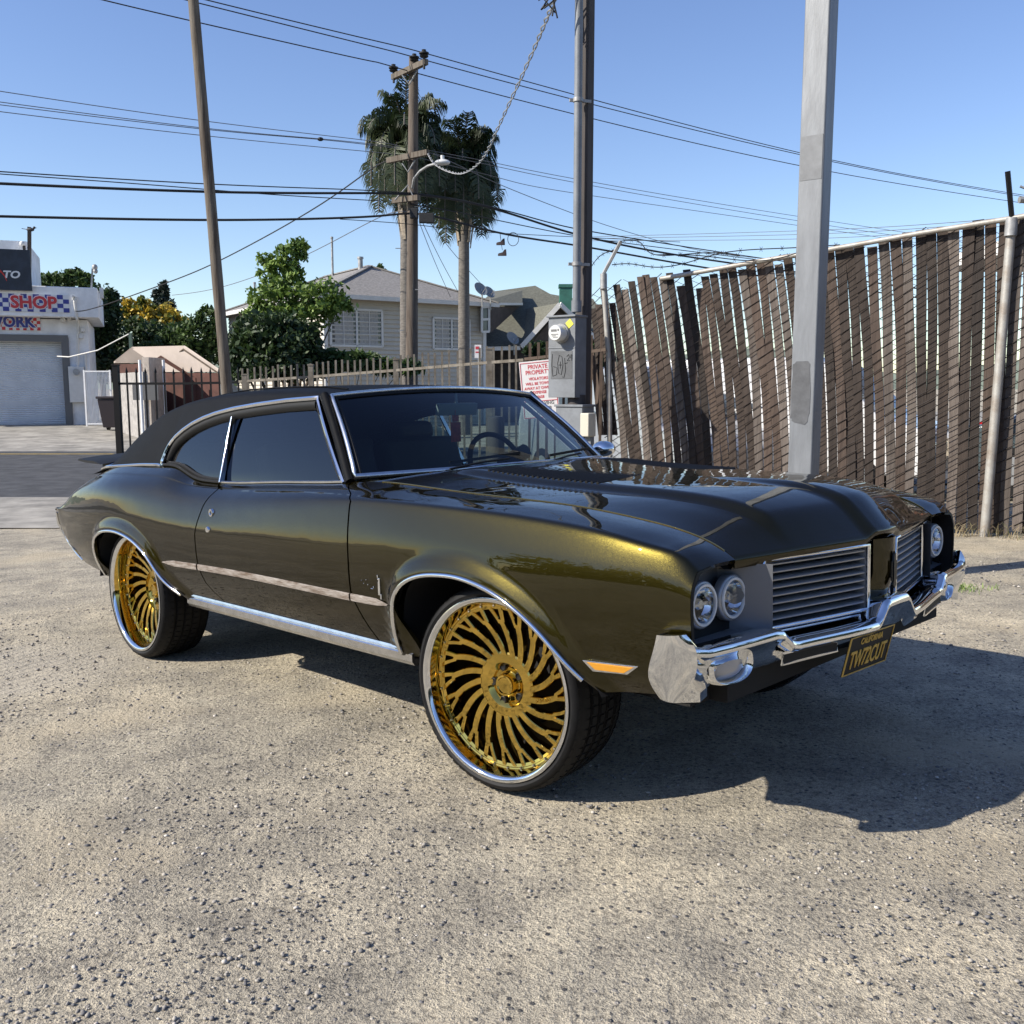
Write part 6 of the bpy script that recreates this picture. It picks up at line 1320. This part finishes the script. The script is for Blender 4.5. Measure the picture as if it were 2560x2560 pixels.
# ------------------------------------------------------------------ big grey square post
D = 6.8; p = at(2012, 1100, D); O = Vector((p.x, p.y, gz(p.x, p.y))); t = thing('square_post', 'big light grey square steel post standing right behind the hood', 'post', O)
MT['post_grey'] = mat('post_grey', (.175, .185, .197), .5, .15, var=.16, vs=4.5, bump=.12, bs=22, stretch=(2.5, 2.5, .5), det=9)
g = G(); g.box((0, 0, 3), (.172, .172, 6.0), RZ); g.build('post_shaft', MT['post_grey'], t, bevel=.012)
for za, zb, w_ in ((.0, 0, 0),):
    z0p, z1p = at(1990, 1058, D).z-O.z, at(1990, 905, D).z-O.z; g = G(); pts = []
    for k in range(24): a = 2*math.pi*k/24; c_, s_ = math.cos(a), math.sin(a); pts.append((math.copysign(abs(c_)**.35, c_)*.066+random.uniform(-.006, .006), (z0p+z1p)/2+math.copysign(abs(s_)**.35, s_)*(z1p-z0p)/2+random.uniform(-.012, .012)))
    g.prism(pts, .002, F2 @ Matrix.Translation((-.012, 0, .0865))); g.build('paint_patch', mat('post_patch', (.085, .088, .094), .6, var=.25, vs=9), t)
    z0p, z1p = at(1990, 455, D).z-O.z, at(1990, 345, D).z-O.z; g = G(); g.box((0, (z0p+z1p)/2, .087), (.15, z1p-z0p, .002)); g.v = [tuple(F2 @ Vector(q)) for q in g.v]; g.build('paint_patch', mat('post_patch_light', (.15, .157, .165), .55, var=.2, vs=7), t)
# ------------------------------------------------------------------ board-and-chain-link fence
fl_, fr_ = at(1528, 1150, 11.7), at(2462, 1337, 9.25)
FL = Vector((fl_.x, fl_.y, 0)); FR = Vector((fr_.x, fr_.y, 0)); fe = (FR-FL); FLEN = fe.length; fe.normalize(); fn = Vector((fe.y, -fe.x, 0))
if fn.y > 0: fn = -fn
FO = Vector((FL.x, FL.y, gz(FL.x, FL.y)))
fence = thing('board_fence', 'tall chain-link fence woven with leaning brown wooden slats', 'fence', FO)
lean_ = lnr([-.5, 0, 1.2, 2.6, 3.8, FLEN, 9], [.42, .42, .42, .30, .13, .06, .04])
ztop_ = lnr([-.5, 0, .6, 1.3, FLEN, 9], [2.78, 2.80, 2.88, 2.89, 3.04, 3.22])
def fpt(s, h, off=0.0):
    """fence surface: s metres along, h metres up"""
    k = max(h, 0)/3.0; ss = s-float(lean_(s))*k**1.6; b = .05*math.sin(s*1.7+.6)*math.sin(k*2.6)
    p = FL+fe*ss+fn*(off+b); return Vector((p.x, p.y, gz(p.x, p.y)+h))-FO
MT['slat'] = mat('brown_slat', (.026, .0165, .012), .85, col2=(.066, .047, .036), vs=5, bump=.5, bs=22, stretch=(6, 6, .35), rand=.65, rampw=(.3, .72))
MT['slat_pale'] = mat('faded_slat', (.055, .043, .036), .88, col2=(.125, .105, .09), vs=6, bump=.5, bs=22, stretch=(6, 6, .3), rand=.4, rampw=(.3, .72))
MT['slat_red'] = mat('red_brown_slat', (.15, .06, .035), .8, col2=(.22, .10, .06), vs=5, bump=.4, bs=22, stretch=(6, 6, .35))
s = -.10; k = 0; shorts = {0: .10, 1: .22, 2: .16, 3: .0, 4: .20, 5: .02, 6: .12, 13: .15, 15: .2, 27: .40, 28: .36}
while s < FLEN+3.0:
    w_ = .088+random.uniform(-.007, .006); zt = float(ztop_(s))-.05-shorts.get(k, 0)+random.uniform(-.035, .025)-(.06 if random.random() < .10 else 0); zb = random.uniform(.0, .05)
    if k in (0, 1, 2): zb = 1.0
    tl_ = random.gauss(0, .016); gap = random.random() < .03 and 8 < k < 40; g = G(); rows = []
    for j in range(9):
        h = zb+(zt-zb)*j/8; dx = tl_*(j/8-.5); o_ = .014*math.sin(j*1.3+k*2.1); dx += .007*math.sin(j*.9+k*1.7); a = fpt(s+dx, h, o_-.004); b = fpt(s+w_+dx, h, o_-.004); d_ = fn*.014; rows.append([a, b, b+d_, a+d_, a])
    g.grid(rows); g.add(rows[0][:4], [(0, 1, 2, 3)]); g.add(rows[-1][:4], [(3, 2, 1, 0)])
    g.build('slat', MT['slat_red'] if k in (49,) else (MT['slat_pale'] if random.random() < .24 else MT['slat']), fence); s += .0985+random.uniform(-.007, .008); k += 1
# the wire fabric: one family of wires crosses in front of the slats, the other behind
MT['fence_wire'] = mat('fence_wire', (.030, .024, .022), .6, .4, var=.4, vs=6)
g = G(); sl = .58; step = .098; SE = FLEN+2.6
def wires(sg, off, rad):
    c = -sl*SE if sg > 0 else 0.0; cmax = 3.1 if sg > 0 else 3.1+sl*SE
    while c < cmax:
        pts = []; n_ = 26
        for i in range(n_+1):
            s = SE*i/n_; h = c+sg*sl*s+.008*math.sin(s*60+c*9)
            if 0.02 < h < float(ztop_(s))-.02: pts.append(fpt(s, h, off+.008*math.sin(s*29.5)))
        if len(pts) > 1: g.tube(pts, rad, 4, cap=False)
        c += step
wires(1, .028, .0046)
o = g.build('chain_link', MT['fence_wire'], fence, recalc=False); o['kind'] = 'stuff'
g = G(); wires(-1, -.02, .0024); o = g.build('chain_link', MT['fence_wire'], fence, recalc=False); o['kind'] = 'stuff'
# posts, rail, arms, barbed wire
MT['pipe'] = mat('weathered_pipe', (.36, .35, .32), .55, .3, var=.3, vs=5, col2=(.20, .15, .11), bump=.15, bs=30, rampw=(.42, .80))
def pipe(nm, pts, r, mt=None, n=10): g = G(); g.tube([p-FO for p in pts], r, n); return g.build(nm, mt or MT['pipe'], fence, smooth=50)
pb = at(1529, 1150, 11.62); pb.z = gz(pb.x, pb.y)-.05; pipe('fence_post', [pb, at(1522, 900, 11.62), at(1510, 720, 11.62), at(1509, 690, 11.62)], .032)
pipe('post_cap', [at(1509, 722, 11.6), at(1509, 684, 11.6)], .042, MT['galv']); pipe('barb_arm', [at(1509, 684, 11.6), at(1512, 678, 11.6), at(1552, 603, 11.5)], .022, MT['galv'], 6)
pb = at(2461, 1337, 9.12); pb.z = gz(pb.x, pb.y)-.05; pipe('fence_post', [pb, at(2500, 900, 9.12), at(2528, 575, 9.12)], [.045, .043, .042])
pipe('post_cap', [at(2526, 590, 9.1), at(2530, 545, 9.1)], .054, MT['galv']); pipe('barb_arm', [at(2530, 548, 9.1), at(2519, 428, 9.05)], .024, MT['iron_black'], 6)
pipe('top_rail', [at(1652, 697, 11.25), at(1760, 678, 10.95), at(1900, 653, 10.55), at(2050, 628, 10.2), at(2300, 583, 9.6), at(2530, 546, 9.1), at(2800, 497, 8.6)], .026)
def barb(pts, lab=None):
    P = [at(*p) for p in pts]; t_ = np.arange(len(P)); f = [spl(t_, [q[i] for q in P]) for i in range(3)]; g = G(); q = [Vector([float(fi(s_)) for fi in f])-FO for s_ in np.linspace(0, len(P)-1, 12*(len(P)-1))]
    g.tube(q, .0055, 4)
    for i in range(2, len(q), 4): g.bar(q[i]+Vector((-.015, 0, -.025)), q[i]+Vector((.015, 0, .025)), .004, .004); g.bar(q[i]+Vector((.015, 0, -.025)), q[i]+Vector((-.015, 0, .025)), .004, .004)
    g.build('barbed_wire', MT['wire'], fence)
barb([(1551, 603, 11.5), (1600, 606, 11.4), (1640, 637, 11.2), (1760, 632, 10.9), (1850, 640, 10.6)]); barb([(1530, 662, 11.6), (1580, 660, 11.4), (1640, 668, 11.2), (1720, 656, 11), (1820, 630, 10.7), (1970, 620, 10.4), (2100, 612, 10.1)]); barb([(1470, 682, 11.8), (1500, 640, 11.7), (1535, 625, 11.6), (1545, 615, 11.5)])
barb([(1640, 637, 11.2), (1760, 640, 10.9), (1900, 652, 10.5), (2020, 622, 10.2)])
g = G(); c = at(2548, 500, 9.0)-FO; g.cyl(c, c+Vector((.3, 0, .02)), .03, 8); g.tube([c+Vector((.05, 0, 0)), c+Vector((.08, -.02, .08)), c+Vector((.0, 0, .12))], .012, 6); g.build('rail_fitting', MT['galv'], fence, smooth=40)
# dry weeds at the foot of the fence and a tuft on the lot
def tuft(name, label, pts, n, h, mt, cat):
    V = []; F = []; SH = []
    for (X, Y, r) in pts:
        for i in range(n):
            x, y = X+rng.normal()*r, Y+rng.normal()*r*.6; z = gz(x, y); a = rng.random()*6.28; l_ = h*(.4+rng.random()); d = Vector((math.cos(a), math.sin(a), 0)); w = d.orthogonal().normalized()*.0035; p = Vector((x, y, z)); k = len(V)
            mi = p+d*l_*.25+Vector((0, 0, l_*.6)); V += [p-w, p+w, mi+w*.7, mi-w*.7, p+d*l_*.6+Vector((0, 0, l_*.85))]; F += [(k, k+1, k+2, k+3), (k+3, k+2, k+4)]; SH += [rng.random()]*5
    o = mesh_obj(name, [tuple(v) for v in V], F, mt, None, SH); tag(o, label, cat, kind='stuff')
L_DRY = leaf_mat('dry_grass', [(.20, .15, .08), (.36, .29, .17), (.10, .12, .04)], .8)
tuft('dry_weeds', 'dry brown weeds along the foot of the board fence', [tuple((FL+fe*s_+fn*random.uniform(.05, .25)).xy)+(.10,) for s_ in np.linspace(2.5, FLEN+2.5, 26)], 40, .13, L_DRY, 'weeds')
p = at(2385, 1481, 6.55); tuft('grass_tuft', 'small green grass tuft on the gravel past the far bumper end', [(p.x, p.y, .10)], 260, .035, L_LIGHT, 'grass')
# ------------------------------------------------------------------ beyond the fences: parked vehicles and a cream shed
def parked(name, label, cat, X, Y, rz, L, Wd, Hh, mt, van=False):
    z = gz(X, Y); t = thing(name, label, cat, (X, Y, z), (0, 0, rz)); hw = Wd/2
    if van: prof = [(-.5, .3), (-.5, .55), (-.49, .95), (-.44, 1.0), (.18, 1.0), (.36, .60), (.47, .52), (.5, .42), (.5, .2), (-.5, .2)]
    else: prof = [(-.5, .34), (-.5, .58), (-.36, .64), (-.22, .95), (-.1, 1.0), (.08, .98), (.25, .66), (.46, .58), (.5, .45), (.49, .2), (-.49, .2)]
    g = G(); n = len(prof); P = [[(x*L, s_*hw*(1 if h < .62 else .84), h*Hh) for x, h in prof] for s_ in (-1, 1)]
    g.add(P[0]+P[1], [tuple(range(n)), tuple(range(2*n-1, n-1, -1))]+[(i, (i+1) % n, n+(i+1) % n, n+i) for i in range(n)]); g.build('body', mt, t, bevel=.05)
    wz, wt = .64*Hh, .93*Hh
    for s_ in (-1, 1):
        xs_ = ((-.44*L, .20*L, .30*L, -.46*L) if van else (-.21*L, .06*L, .20*L, -.31*L)); g = G(); y = s_*(hw*.855); y2 = s_*(hw*.93); g.add([(xs_[0], y, wt), (xs_[1], y, wt), (xs_[2], y2, wz), (xs_[3], y2, wz)], [(0, 1, 2, 3)]); g.build('window', MT['pane'], t)
        for x in (-.31*L, .31*L): g = G(); g.cyl((x, s_*(hw-.18), .32), (x, s_*(hw+.01), .32), .32, 20); w_ = g.build('wheel', MT['rubber'], t, smooth=40); g = G(); g.cyl((x, s_*(hw+.005), .32), (x, s_*(hw+.02), .32), .2, 16); g.build('rim', MT['alu'], w_, smooth=40)
        g = G(); g.box((-.5*L+.01, s_*hw*.78, .56*Hh), (.05, .28, .14)); g.build('tail_light', MT['tail_red'], t); g = G(); g.box((.495*L, s_*hw*.75, .46*Hh), (.06, .3, .12)); g.build('headlight', MT['sign_w'], t)
    fr = ((.2, .95, .345, .63) if van else (.095, .955, .235, .68)); g = G(); g.add([(fr[0]*L+.03, -hw*.78, fr[1]*Hh+.02), (fr[0]*L+.03, hw*.78, fr[1]*Hh+.02), (fr[2]*L+.04, hw*.86, fr[3]*Hh+.03), (fr[2]*L+.04, -hw*.86, fr[3]*Hh+.03)], [(0, 1, 2, 3)]); g.build('windshield', MT['pane'], t)
    return t
MT['car_teal'] = mat('dark_teal_paint', (.05, .07, .075), .25, coat=1); MT['car_white'] = mat('white_car_paint', (.62, .62, .62), .3, coat=1); MT['car_silver'] = mat('silver_car_paint', (.34, .35, .37), .3, .4, coat=1)
p = at(830, 960, 18.5); parked('parked_car', 'dark teal sedan with red tail lights behind the tan railing, beyond the car roof', 'car', p.x, p.y, R(8), 4.5, 1.8, 1.72, MT['car_teal'])
p = at(1520, 1000, 15.2); parked('parked_van', 'silver van behind the brown railing and the corner of the board fence', 'van', p.x+.5, p.y, R(-62), 4.6, 1.9, 1.95, MT['car_silver'], True)
parked('parked_van', 'white van glimpsed through the slats left of the grey post', 'van', 4.0, 14.6, R(-35), 4.8, 1.9, 2.0, MT['car_white'], True)
parked('parked_car', 'dark teal sedan glimpsed through the slats right of the grey post', 'car', 8.2, 12.2, R(-40), 4.5, 1.8, 1.5, MT['car_teal'])
O = Vector((12.8, 19.5, gz(12.8, 19.5))); t = thing('cream_shed', 'cream flat-roofed shed showing over the board fence at the right edge', 'shed', O); MT['cream'] = mat('cream_wall', (.62, .52, .38), .8, var=.08, vs=2)
g = G(); g.box((1.6, 0, 2.0), (5.0, 4, 4.0)); g.build('wall', MT['cream'], t); g = G(); g.box((.6, -.6, 4.12), (8.2, 5.4, .26)); g.build('roof', MT['trimw'], t); g = G(); g.box((-2.1, -1.9, 2.0), (.22, .22, 4.0)); g.build('post', MT['bark'], t)
